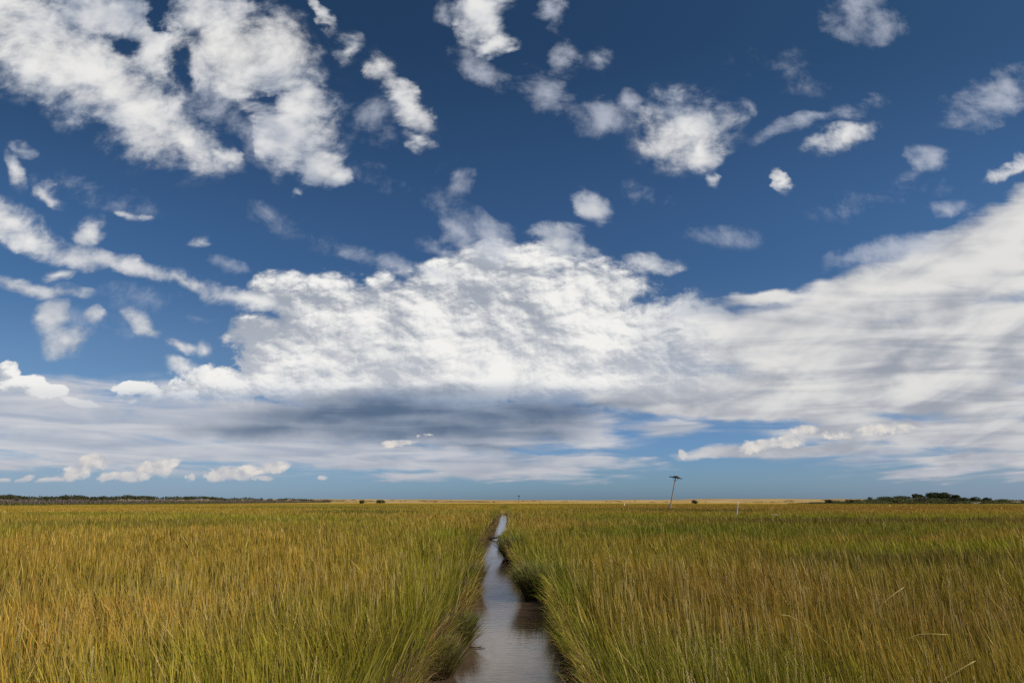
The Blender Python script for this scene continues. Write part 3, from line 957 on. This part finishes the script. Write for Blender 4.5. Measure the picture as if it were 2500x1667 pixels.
g2 = np.random.default_rng(31)
ell = []
for i in range(150):
    x = -330 + 1000 * g2.random(); y = 465 + 200 * g2.random() ** 1.6
    z = np.interp(x, DX, GZ[int(np.argmin(abs(DY - y)))])
    w = 0.6 + 3.2 * g2.random() ** 2
    for j in range(int(1 + w)):
        ell.append((x + g2.normal() * w * 1.6, y, z + 0.15, w * 0.8, 1.2, 0.35 + 0.5 * g2.random()))
v, f, c = leaf_cloud(ell, 9000, 0.30, ((0.045, 0.050, 0.020), (0.10, 0.095, 0.04)), 33)
tag(mesh_obj('dune_scrub', v, [f], m_leaf, color=c), 'low dark scrub scattered over the far golden dunes', 'scrub', kind='stuff')

# ---------------------------------------------------------------- wood along the left horizon
def wood_Y(px):
    return 1.0 / np.interp(px, [-500, 0, 845], [1 / 120.0, 1 / 178.0, 1 / 470.0])
def wood_xy(px, back):
    Yw = wood_Y(px) + back
    return (px - 1250.0) / FPX / 0.963 * Yw, Yw
g3 = np.random.default_rng(41)
n = 30000
pxs = -350 + 1190 * g3.random(n)
bk = 14 * g3.random(n) ** 1.2
xw, yw = wood_xy(pxs, bk)
hw = (1.25 + 0.9 * fbm(xw * 0.12, yw * 0.05, 111)) * (0.55 + 0.5 * g3.random(n)) * np.interp(pxs, [700, 840], [1.1, .65])
gry = np.array((0.165, 0.138, 0.115)) * (0.7 + 0.6 * g3.random((n, 1)))
z0 = ground_z(xw, yw) + 0.9 * g3.random(n) ** 2
v, q, t, c = ribbons(np.stack([xw, yw, z0 - 0.1], 1), hw, 0.05 + 0.12 * g3.random(n), g3.normal(0, 0.5, n), np.abs(g3.normal(0.3, 0.45, n)), g3.random(n) * 6.28,
                     g3.normal(0, 0.5, n), [(0.0, gry * 0.85), (1.0, gry * 1.2)])
tag(mesh_obj('dead_thicket', v, [q, t], leaf_mat('dead_twigs', 0.05, 0.85, 0.1), color=c),
    'band of bare grey dead brush along the front of the dark pine wood', 'thicket', kind='stuff')
ell = []
for i in range(430):
    p_x = -380 + 1215 * g3.random()
    if vnoise(np.array([p_x * 0.022]), np.array([7.7]), 123)[0] < 0.13:
        continue
    b_ = 5 + 22 * g3.random()
    x, y = wood_xy(p_x, b_)
    hh = (2.25 + 1.7 * fbm(np.array([p_x * 0.02]), np.array([2.0]), 121)[0] + 0.5 * g3.random() ** 3) * np.interp(p_x, [0, 500, 700, 840], [1.0, 1.12, 1.05, .75])
    z = float(ground_z(np.array([x]), np.array([y]))[0])
    r0 = 0.9 + 0.8 * g3.random()
    ell.append((x, y, z + hh - 0.75, r0 * 1.3, 1.2, 0.75))
    for j in range(3):
        ell.append((x + g3.normal() * r0, y + g3.normal() * 0.5, z + hh - 0.55 - 0.9 * g3.random(), r0 * 0.7, 0.9, 0.42))
v, f, c = leaf_cloud(ell, 26000, 0.27, ((0.042, 0.050, 0.020), (0.100, 0.100, 0.042)), 43)
tag(mesh_obj('pine_wood', v, [f], m_leaf, color=c), 'long dark green wood of low wind clipped pines on the left horizon', 'pine wood', kind='stuff')
ell = []
for i in range(260):
    p_x = -350 + 1200 * g3.random()
    x, y = wood_xy(p_x, -3 - 6 * g3.random() - (25 if g3.random() < .2 else 0) * g3.random())
    z = float(ground_z(np.array([x]), np.array([y]))[0])
    ell.append((x, y, z + 0.2, 1.5 + 2.5 * g3.random() ** 2, 1.0, 0.35 + 0.35 * g3.random()))
v, f, c = leaf_cloud(ell, 12000, 0.2, ((0.07, 0.085, 0.022), (0.15, 0.15, 0.045)), 47)
tag(mesh_obj('undergrowth', v, [f], m_leaf, color=c), 'low green undergrowth along the foot of the grey dead brush', 'undergrowth', kind='stuff')

# ---------------------------------------------------------------- shrubs: bare stems and a crown of leaf clumps
def shrub(px0, px1, top, base, Y, label, tones, group=None, z0=None, seed=1, name='shrub', loose=False, cat='shrub'):
    g = np.random.default_rng(seed)
    xa, xb = at_depth(px0, base, Y)[0], at_depth(px1, base, Y)[0]
    zt = at_depth((px0 + px1) / 2, top, Y)[2]
    x = (xa + xb) / 2
    z = z0 if z0 is not None else float(ground_z(np.array([x]), np.array([Y]))[0])
    w, h = (xb - xa) / 2, max(zt - z, 0.5)
    root = empty(name, (x, Y, z), label=label, cat=cat, group=group)
    ell = [(0, 0, h * 0.55, w * 0.85, w * 0.7, h * 0.44), (0, -w * .2, h * 0.26, w * 0.95, w * .6, h * .26)]
    for i in range(7):
        a = g.random() * 6.28
        q = 0.25 + 0.5 * g.random()
        ell.append((math.cos(a) * w * q, math.sin(a) * w * q * .8, h * (0.25 + 0.50 * g.random()), w * (0.28 + .2 * g.random()), w * .35, h * (0.18 + .12 * g.random())))
    if loose:
        ell = [e for e in ell[2:]]
    nl_ = int(np.clip(190 * w * h, 400, 4200))
    v, f, c = leaf_cloud(ell, nl_, np.clip(0.10 + 0.045 * h, .12, .3), tones, seed + 3)
    v[:, 2] = np.maximum(v[:, 2], 0.02)
    mesh_obj('crown', v, [f], m_leaf, parent=root, color=c)
    parts = []
    for i in range(6):
        a = g.random() * 6.28
        e = (math.cos(a) * w * .55 * g.random(), math.sin(a) * w * .4 * g.random(), h * (0.55 + .25 * g.random()))
        m_ = (e[0] * .35 + g.normal() * .05, e[1] * .35, e[2] * .5)
        parts.append(tube([(e[0] * .08, e[1] * .08, -0.25), m_, e], [0.05 + .012 * h, 0.035 + .008 * h, 0.012], 5))
    vv, ff = join(*parts)
    mesh_obj('stems', vv, ff, m_bark, parent=root, smooth=True)
    return root

DKG = ((0.028, 0.036, 0.012), (0.070, 0.080, 0.024))
MDG = ((0.040, 0.052, 0.016), (0.095, 0.105, 0.032))
LTG = ((0.075, 0.090, 0.024), (0.155, 0.160, 0.050))
PUR = ((0.075, 0.062, 0.048), (0.125, 0.105, 0.075))
shrub(876, 892, 1219, 1225, 300, 'small round dark bush standing alone at the near end of the left pine wood', MDG, seed=201)
shrub(916, 942, 1219.5, 1225, 330, 'wider dark bush on the pale dune edge, right of the small round bush', MDG, seed=202)
shrub(1687, 1703, 1219.5, 1224.5, 300, 'lone dark bush on the plain just right of the tall leaning pole', DKG, seed=203)

# the low mound on the right
MY = 268.0
mx0, mx1 = at_depth(1930, 1228, MY)[0], at_depth(2540, 1228, MY)[0]
mX, mY = np.meshgrid(np.linspace(mx0 - 10, mx1 + 60, 120), np.linspace(MY - 9, MY + 60, 40))
bell = sstep(0, 1, (mX - mx0) / 45) * sstep(0, 1, (mx1 + 55 - mX) / 60)
def mound_h(x, y):
    bl = sstep(0, 1, (x - mx0) / 45) * sstep(0, 1, (mx1 + 55 - x) / 60)
    return 0.55 + bl * sstep(MY - 8, MY + 18, y) * (1 - 0.7 * sstep(MY + 25, MY + 60, y)) * (1.5 + 1.0 * np.exp(-((x - at_depth(2285, 1228, MY)[0]) / 16) ** 2) + (fbm(x * .08, y * .08, 131) - .5) * .8)
mZ = mound_h(mX, mY)
gi = np.arange(mX.size).reshape(mX.shape)
gf = np.stack([gi[:-1, :-1].ravel(), gi[:-1, 1:].ravel(), gi[1:, 1:].ravel(), gi[1:, :-1].ravel()], 1)
mcv = np.array((0.20, 0.18, 0.07)) * (0.6 + 0.8 * fbm(mX.ravel() * .3, mY.ravel() * .2, 133)[:, None])
tag(mesh_obj('mound', np.stack([mX.ravel(), mY.ravel(), mZ.ravel()], 1), [gf], m_dune, smooth=True, color=mcv), kind='structure')
GM = 'shrubs on the low mound at the right'
MS = [  # px0, px1, top, dy behind front, label, tones, loose
    (2262, 2322, 1201.5, 24, 'tallest and widest dark green shrub crowning the mound', DKG, 0),
    (2298, 2334, 1204.5, 18, 'dark dome shaped shrub touching the right side of the tallest shrub', DKG, 0),
    (2324, 2349, 1206.5, 12, 'round dark ball shaped shrub standing a little apart right of the tallest shrubs', DKG, 0),
    (2226, 2264, 1204.5, 26, 'loose ragged shrub with gaps in its top, left of the tallest shrub', DKG, 1),
    (2180, 2224, 1209.5, 18, 'broad flat topped green shrub on the left shoulder of the mound', MDG, 0),
    (2138, 2188, 1211.0, 16, 'long low green shrub at the left end of the high part of the mound', MDG, 0),
    (2119, 2132, 1212.5, 14, 'small dark upright shrub poking above the low left scrub of the mound', DKG, 0),
    (2238, 2266, 1214.0, 4, 'dull purplish grey shrub in front of the tallest shrub', PUR, 0),
    (2318, 2342, 1216.0, 3, 'dull brown shrub at the foot of the round ball shaped shrub', PUR, 0),
    (2340, 2368, 1213.5, 8, 'dark green shrub filling the dip right of the round ball shaped shrub', MDG, 0),
    (2369, 2396, 1211.5, 12, 'pointed dark shrub on the right slope of the mound', DKG, 0),
    (2400, 2424, 1213.5, 14, 'dark rounded shrub farthest right among the tall ones on the mound', DKG, 0),
    (2430, 2476, 1217.0, 10, 'low bright green shrub on the right tail of the mound', LTG, 0),
    (2176, 2198, 1217.5, 2, 'light green shrub low on the front of the left shoulder', LTG, 0),
    (2268, 2300, 1218.5, 1, 'yellow green shrub low on the front, under the tallest shrub', LTG, 0),
    (2012, 2034, 1218.5, 6, 'dark low shrub on the left tail of the mound', DKG, 0),
    (2065, 2085, 1218.0, 8, 'middling dark shrub half way along the left tail of the mound', MDG, 0),
]
for i, (a, b, tp, dyb, lab, tn, lo) in enumerate(MS):
    Yq = MY + dyb
    xq = at_depth((a + b) / 2, 1228, Yq)[0]
    shrub(a, b, tp, 1228, Yq, lab, tn, GM, z0=float(mound_h(np.array([xq]), np.array([Yq]))[0]) - 0.05, seed=300 + i, loose=bool(lo))
g4 = np.random.default_rng(51)
ell = []
for i in range(620):
    p_x = 1930 + 650 * g4.random()
    y = MY - 4 + 20 * g4.random()
    x = at_depth(p_x, 1228, y)[0]
    tall = np.interp(p_x, [1940, 2100, 2160, 2340, 2430, 2560], [.5, .8, 1.3, 1.3, .9, .6])
    ell.append((x, y, float(mound_h(np.array([x]), np.array([y]))[0]) + .2, 1.2 + g4.random(), 1.0, tall * (.4 + .6 * g4.random())))
v, f, c = leaf_cloud(ell, 52000, 0.2, ((0.060, 0.072, 0.020), (0.150, 0.150, 0.048)), 53)
tag(mesh_obj('mound_scrub', v, [f], m_leaf, color=c), 'tangled olive scrub covering the foot and tails of the mound', 'scrub', kind='stuff')

# grey dead brush on the mound
def dead_brush(px, py, Y, w, label, seed, n=34):
    g = np.random.default_rng(seed)
    x, y, z = at_depth(px, py, Y)
    parts = []
    for i in range(n):
        a, l = g.random() * 6.28, w * (0.3 + 0.7 * g.random())
        s = np.array((g.normal() * w * .25, g.normal() * .3, 0.05))
        d = np.array((math.cos(a), math.sin(a) * .5, 0.10 + .35 * g.random()))
        parts.append(tube([s, s + d * l * .5 + (0, 0, .1), s + d * l], [0.07, 0.05, 0.015], 5))
    v, f = join(*parts)
    return tag(mesh_obj('dead_brush', v, f, speckled('bleached_wood', (.30, .27, .235), (.50, .46, .41), 8.0), smooth=True, loc=(x, y, z)), label, 'dead brush')
dead_brush(2380, 1229, MY - 8, 2.2, 'bleached grey brush lying at the foot of the mound under the pointed shrub', 61)
dead_brush(2484, 1227, MY - 4, 2.6, 'bleached grey driftwood heap at the right end of the mound', 62)

# ---------------------------------------------------------------- tall leaning nesting pole with a cross arm
def leaning(px_b, py_b, px_t, py_t, Y):
    b = Vector(at_depth(px_b, py_b, Y)); t = Vector(at_depth(px_t, py_t, Y))
    return b, t
Yp = on_level(1637, 1238, CANOPY)[1]
b, t = leaning(1636.5, 1238, 1649.3, 1166, Yp)
ax = (t - b).normalized()
foot = b - ax * 1.0
root = empty('nest_pole', tuple(foot), label='tall weathered pole leaning right with a tilted cross arm and stick nest on top', cat='pole')
Lp = (t - foot).length
pts = [tuple(ax * (Lp * k / 8)) for k in range(9)]
v, f = tube(pts, [0.155 - 0.006 * k for k in range(9)], 12)
mesh_obj('pole', v, f, m_pole, parent=root, smooth=True)
armd = (Vector((1, 0.10, -0.165))).normalized()
topv = ax * Lp
nrm = armd.cross(Vector((0, 1, 0))).normalized()
if nrm.z < 0:
    nrm = -nrm
sidev = armd.cross(nrm).normalized()
def beam(c, d, n_, s_, L_, w_, h_):
    vs, fs = [], []
    for sx_ in (-1, 1):
        for sy_, sz_ in ((-1, -1), (1, -1), (1, 1), (-1, 1)):
            vs.append(tuple(c + d * (L_ / 2 * sx_) + s_ * (w_ / 2 * sy_) + n_ * (h_ / 2 * sz_)))
    fs = [(0, 1, 2, 3), (7, 6, 5, 4), (0, 4, 5, 1), (1, 5, 6, 2), (2, 6, 7, 3), (3, 7, 4, 0)]
    return vs, fs
cbeam = topv + Vector((0.02, 0, 0.04))
for k, off in enumerate((-0.20, 0.20)):
    v, f = beam(cbeam + sidev * off, armd, nrm, sidev, 2.62, 0.10, 0.17)
    mesh_obj('cross_arm', v, f, m_dark, parent=root)
v, f = join(*[beam(cbeam + armd * q + nrm * 0.11, sidev, nrm, armd, 0.9, 0.12, 0.045) for q in (-0.5, -0.25, 0.0, 0.25, 0.5, 0.72)])
mesh_obj('platform_boards', v, f, m_dark, parent=root)
v, f = join(*[tube([topv - ax * 0.75 + sidev * (0.12 * s_), cbeam + armd * (0.6 * s_) - nrm * 0.05 + sidev * (0.12 * s_)], [0.035, 0.035], 6) for s_ in (-1, 1)])
mesh_obj('brace', v, f, m_dark, parent=root, smooth=True)
g5 = np.random.default_rng(71)
parts = []
for i in range(110):
    a = g5.random() * 6.28; r0 = 0.42 * math.sqrt(g5.random())
    c0 = cbeam + armd * (0.10 + math.cos(a) * r0) + sidev * (math.sin(a) * r0 * .9) + nrm * (0.15 + 0.30 * g5.random() * (1 - r0 / .6))
    d0 = Vector((g5.normal(), g5.normal(), g5.normal() * .3)).normalized() * (0.18 + .22 * g5.random())
    parts.append(tube([c0 - d0, c0 + Vector((0, 0, .02)), c0 + d0], [0.012, 0.016, 0.008], 5))
v, f = join(*parts)
mesh_obj('nest', v, f, speckled('nest_sticks', (.13, .10, .07), (.30, .25, .19), 10.0), parent=root, smooth=True)

# far nesting platform, upright
bx_, by_, bz_ = at_depth(1266.8, 1224.5, 420)
root = empty('nest_platform', (bx_, by_, bz_ - 0.5), label='small far upright post with a dark nest box on top, straight beyond the ditch', cat='nest platform')
zt = at_depth(1266.8, 1211, 420)[2] - bz_ + 0.5
v, f = tube([(0, 0, 0), (0.02, 0, zt * .5), (0, 0, zt)], [0.17, 0.15, 0.13], 8)
mesh_obj('post', v, f, m_dark, parent=root, smooth=True)
v, f = join(box(0, 0, zt + 0.08, 1.5, 1.3, 0.16), box(0, 0, zt + 0.40, 1.1, 1.0, 0.46))
mesh_obj('nest_box', v, f, m_dark, parent=root)
v, f = join(*[tube([(s_ * .02, 0, zt - .8), (s_ * .6, 0, zt)], [.05, .05], 6) for s_ in (-1, 1)])
mesh_obj('brace', v, f, m_dark, parent=root, smooth=True)

# white-grey broken post
Yq = on_level(1799.5, 1249, CANOPY)[1]
b, t = leaning(1799.2, 1249, 1801.6, 1223.8, Yq)
ax = (t - b).normalized()
foot = b - ax * 0.8
Lp = (t - foot).length
v, f = tube([tuple(ax * (Lp * k / 5) + Vector((0.008 * math.sin(k * 2.1), 0, 0))) for k in range(6)], [.085, .083, .08, .078, .07, .05], 10)
tag(mesh_obj('post', v, f, speckled('bleached_post', (.42, .37, .31), (.66, .61, .54), 7.0, stretch=(2, 2, .3)), smooth=True, loc=tuple(foot)),
    'short bleached wooden post standing in brown grass right of the tall leaning pole', 'post')

# pale log in the grass
Yq = on_level(1891, 1257, CANOPY - .08)[1]
xl, yl, zl = at_depth(1891, 1256.6, Yq)
parts = [tube([(-.48, .05, -.01), (-.2, 0, .025), (.15, -.02, .015), (.47, .03, .0)], [.028, .034, .032, .014], 8), tube([(.1, 0, .02), (.22, .03, .09)], [.014, .005], 5)]
v, f = join(*parts)
tag(mesh_obj('stick', v, f, speckled('pale_stick', (.42, .34, .22), (.6, .5, .36), 9.0), smooth=True, loc=(xl, yl, zl)), 'pale bleached stick lying on the grass right of the bleached post', 'stick')

# ---------------------------------------------------------------- white egrets
m_white, nt, out = new_mat('white_feathers')
nf, _ = noise(nt, obj_coord(nt), 22.0, 5.0, 0.6, dims='3D')
principled(nt, out, mixc(nt, nf.step(.3, .7), (.74, .73, .70), (.84, .83, .81)), 0.7, 0.2)
m_bill = speckled('yellow_bill', (.62, .38, .06), (.7, .45, .1), 20.0)
m_leg = speckled('black_leg', (.02, .02, .02), (.045, .04, .04), 20.0)
def egret(px, py, Y, h, yaw, neck, label):
    """body, S-shaped neck and head as one skin; bill and legs as parts"""
    x, y, z = at_depth(px, py, Y)
    k = h / 0.95
    root = empty('egret', (x, y, z), label=label, cat='bird')
    root.rotation_euler = (0, 0, yaw)
    sp = [((-.36, .37), .012), ((-.28, .40), .045), ((-.16, .44), .092), ((-.02, .49), .110), ((.10, .53), .085), ((.15, .58), .050),
          ((.14 + .02 * neck, .64), .034), ((.10, .71), .027), ((.09, .78), .024), ((.13 + .03 * neck, .85), .023), ((.17 + .04 * neck, .895), .026), ((.215 + .05 * neck, .905), .034), ((.255 + .05 * neck, .90), .026), ((.285 + .05 * neck, .892), .013)]
    v, f = tube([(a * k, 0, b * k) for (a, b), r in sp], [r * k for _, r in sp], 12)
    v = [(p[0], p[1] * .78, p[2]) for p in v]
    mesh_obj('body', v, f, m_white, parent=root, smooth=True)
    hx_ = .275 + .05 * neck
    v, f = tube([(hx_ * k, 0, .893 * k), ((hx_ + .06) * k, 0, .884 * k), ((hx_ + .125) * k, 0, .872 * k)], [.013 * k, .009 * k, .002 * k], 8)
    mesh_obj('bill', v, f, m_bill, parent=root, smooth=True)
    for s_ in (-1, 1):
        v, f = tube([(0.0, s_ * .04 * k, .42 * k), (-.02 * k, s_ * .045 * k, .22 * k), (.02 * k, s_ * .045 * k, -.25 * k)], [.014 * k, .009 * k, .009 * k], 6)
        mesh_obj('leg', v, f, m_leg, parent=root, smooth=True)
    return root
Ye = on_level(1526, 1233, CANOPY)[1]
egret(1525, 1236.5, Ye, 1.16, R(55), 1.0, 'white egret standing tall in the grass left of the leaning pole')
Ye = on_level(2173, 1238, CANOPY)[1]
egret(2173.5, 1240, Ye, 0.72, R(-150), 0.0, 'smaller white egret in brown grass in front of the shrub mound')

# ---------------------------------------------------------------- in the ditch
def tussock(px, py, n, hgt, spread, leanx, label, seed, cols, z=0.02):
    g = np.random.default_rng(seed)
    x, y = on_level(px, py, 0.0)
    a = g.random(n) * 6.28; rr_ = spread * np.sqrt(g.random(n))
    bp = np.stack([rr_ * np.cos(a), rr_ * np.sin(a), z + 0 * a - .08], 1)
    l = hgt * (0.55 + .55 * g.random(n))
    out_ = 0.12 + 0.65 * (rr_ / spread) * g.random(n) ** .6
    dirn = np.where(g.random(n) < .6, np.where(leanx > 0, 0.0, np.pi) + g.normal(0, .8, n), a)
    tip = np.array(cols[1]) * (.7 + .6 * g.random((n, 1)))
    old = g.random((n, 1)) < .2
    tip = np.where(old, np.array((.30, .20, .09)) * (.6 + .8 * g.random((n, 1))), tip)
    v, q, t, c = ribbons(bp, l, 0.009 + .006 * g.random(n) + 0.0004 * y, g.random(n) * 6.28, out_ * abs(leanx), dirn, .25 + .7 * g.random(n) * abs(leanx),
                         [(0, np.array(cols[0]) * np.ones((n, 1))), (.5, tip * .9), (1.0, tip)], segs=4)
    root = empty('grass_tussock', (x, y, 0), label=label, cat='grass tussock')
    mesh_obj('blades', v, [q, t], m_grass, parent=root, color=c)
    gg = np.random.default_rng(seed + 1)
    vs, fs = [], []
    NR, NA = 5, 14
    for i in range(NR):
        for j in range(NA):
            q_ = 2 * math.pi * j / NA
            rad_ = spread * 1.02 * (1 - (i / NR) ** 2 * .75) * (.85 + .3 * gg.random())
            vs.append((math.cos(q_) * rad_, math.sin(q_) * rad_, -.2 + (z + .26) * i / (NR - 1)))
    for i in range(NR - 1):
        for j in range(NA):
            fs.append((i * NA + j, i * NA + (j + 1) % NA, (i + 1) * NA + (j + 1) % NA, (i + 1) * NA + j))
    fs.append(tuple((NR - 1) * NA + j for j in range(NA)))
    mesh_obj('root_mass', vs, fs, m_mud, parent=root, smooth=True)
m_mud = speckled('black_peat', (.012, .009, .007), (.045, .030, .019), 14.0, rough=.75, spec=.35, bumpd=.03)
tussock(1112, 1572, 620, .66, .20, 1.0, 'tussock with orange brown base leaning over the water from the left bank, nearest the camera', 81, ((.20, .115, .045), (.22, .24, .055)))
tussock(1066, 1650, 620, .60, .20, .9, 'tussock at the bottom edge dipping brown blades into the water from the left', 87, ((.16, .10, .04), (.24, .22, .06)), z=.06)
tussock(1318, 1462, 1500, .9, .36, -.8, 'big drooping green tussock bulging into the ditch from the right bank', 82, ((.10, .075, .03), (.20, .21, .055)), z=.12)
tussock(1256, 1362, 900, .95, .45, -.9, 'dark green tussock hanging over a black hollow on the right bank', 83, ((.06, .045, .02), (.14, .16, .04)), z=.12)
tussock(1236, 1330, 400, .7, .35, -.5, 'tussock pinching the ditch from the right, beyond the drooping ones', 84, ((.10, .075, .03), (.22, .22, .055)))
tussock(1144, 1440, 600, .75, .30, .7, 'straw coloured tussock leaning over the left edge of the water', 85, ((.18, .11, .05), (.36, .30, .09)), z=.12)

tussock(1231, 1246.5, 420, 1.0, 1.15, .35, 'dark green tussock closing the far end of the ditch', 86, ((.05, .045, .015), (.13, .15, .035)), z=.2)

def branch(px, py, label, seed, size, n=9):
    g = np.random.default_rng(seed)
    x, y = on_level(px, py, 0.0)
    parts = [tube([(-size, 0, .02), (-size * .3, .05, .10), (size * .3, 0, .13), (size, .08, .04)], [.035, .045, .035, .012], 7)]
    for i in range(n):
        s = -size * .8 + 1.6 * size * g.random()
        d = np.array((g.normal() * .4, g.normal() * .3, .25 + .4 * g.random())) * size
        p = np.array((s, .03, .09))
        parts.append(tube([p, p + d * .5 + (g.normal() * .03, 0, 0), p + d], [.018, .012, .004], 5))
    v, f = join(*parts)
    return tag(mesh_obj('dead_branch', v, f, m_mud, smooth=True, loc=(x, y, 0)), label, 'branch')
branch(1216, 1317, 'dark twiggy branch stranded across the narrow far stretch of the ditch', 91, .5, 14)
def clod(px, py, r, label, seed, sq=.6, z=0.0):
    g = np.random.default_rng(seed)
    x, y = on_level(px, py, 0.0)
    vs, fs = [], []
    NR, NA = 9, 16
    for i in range(NR):
        th = math.pi * i / (NR - 1)
        for j in range(NA):
            q_ = 2 * math.pi * j / NA
            d = np.array((math.sin(th) * math.cos(q_), math.sin(th) * math.sin(q_), math.cos(th)))
            rad_ = r * (0.7 + .6 * fbm(np.array([d[0] * 1.8 + seed]), np.array([d[1] * 1.8 + d[2] * 1.5]), seed)[0])
            vs.append((d[0] * rad_ * 1.25, d[1] * rad_, d[2] * rad_ * sq))
    for i in range(NR - 1):
        for j in range(NA):
            fs.append((i * NA + j, i * NA + (j + 1) % NA, (i + 1) * NA + (j + 1) % NA, (i + 1) * NA + j))
    return tag(mesh_obj('peat_clod', vs, fs, m_mud, smooth=True, loc=(x, y, z)), label, 'peat clod')
clod(1198, 1313, .17, 'small black clod sitting in the water by the far left bank', 93)
clod(1404, 1612, .16, 'black peat lump slumped into the water from the near right bank', 94, .8)
x, y = on_level(1164, 1582, 0)
v, f = join(tube([(-.13, .02, .008), (-.03, 0, .014), (.06, .005, .01), (.14, -.01, .006)], [.006, .008, .007, .003], 6), tube([(.03, 0, .012), (.08, .03, .03)], [.004, .002], 5))
tag(mesh_obj('twig', v, f, m_mud, smooth=True, loc=(x, y, 0)), 'thin dark twig floating on the near water', 'twig')

# single bent stalks that stand out
def stalk(pts, label, w=0.0045, col_=(0.58, 0.42, 0.15)):
    """pts: (px, py, metres above the marsh) along one stem, all at the depth of the first"""
    Yd = on_level(pts[0][0], pts[0][1], MARSH_Z + pts[0][2])[1]
    P = []
    for i, (px, py, _) in enumerate(pts):
        x, y, z = at_depth(px, py, Yd - 0.02 * i)
        P.append((x, y, z))
    o = P[0]
    P = [(a - o[0], b_ - o[1], c_ - o[2]) for a, b_, c_ in P]
    Q = []
    for i in range(len(P) - 1):
        for s_ in range(4):
            t_ = s_ / 4
            p0, p1, p2, p3 = (np.array(P[max(0, min(len(P) - 1, j))]) for j in (i - 1, i, i + 1, i + 2))
            Q.append(0.5 * (2 * p1 + (p2 - p0) * t_ + (2 * p0 - 5 * p1 + 4 * p2 - p3) * t_ ** 2 + (3 * p1 - p0 - 3 * p2 + p3) * t_ ** 3))
    Q.append(np.array(P[-1]))
    n_ = len(Q)
    v, f = tube(Q, [w * (0.8 + (.7 if k > n_ * .6 else 0) * math.sin((k - n_ * .6) / (n_ * .4) * math.pi) if k < n_ - 1 else .2) for k in range(n_)], 5)
    m_ = speckled('pale_stalk', tuple(q * .8 for q in col_), tuple(min(q * 1.15, .9) for q in col_), 30.0, bumpd=.001)
    return tag(mesh_obj('bent_stalk', v, f, m_, smooth=True, loc=o), label, 'grass stalk')
stalk([(2122, 1545, .42), (2130, 1508, .6), (2160, 1468, .75), (2208, 1432, .9)], 'long pale stalk arching up to the right in the right hand grass', .0045)
stalk([(2296, 1664, .45), (2330, 1642, .6), (2382, 1612, .7)], 'pale stalk slanting up to the right at the bottom right corner', .0042)
stalk([(1905, 1500, .5), (1938, 1508, .6), (2010, 1560, .5), (2060, 1620, .3)][::-1], 'straight pale stalk leaning left across the right hand grass', .0026)
stalk([(2215, 1560, .5), (2250, 1547, .6), (2320, 1549, .62)], 'nearly level pale stalk lying across the grass near the right edge', .0028)
stalk([(330, 1450, .45), (350, 1412, .6), (376, 1383, .85)], 'slender straw stalk leaning right in the left hand grass', .0035)
stalk([(1165, 1392, .35), (1190, 1372, .5), (1212, 1357, .55)], 'single pale stem reaching from the left bank out over the water', .006)
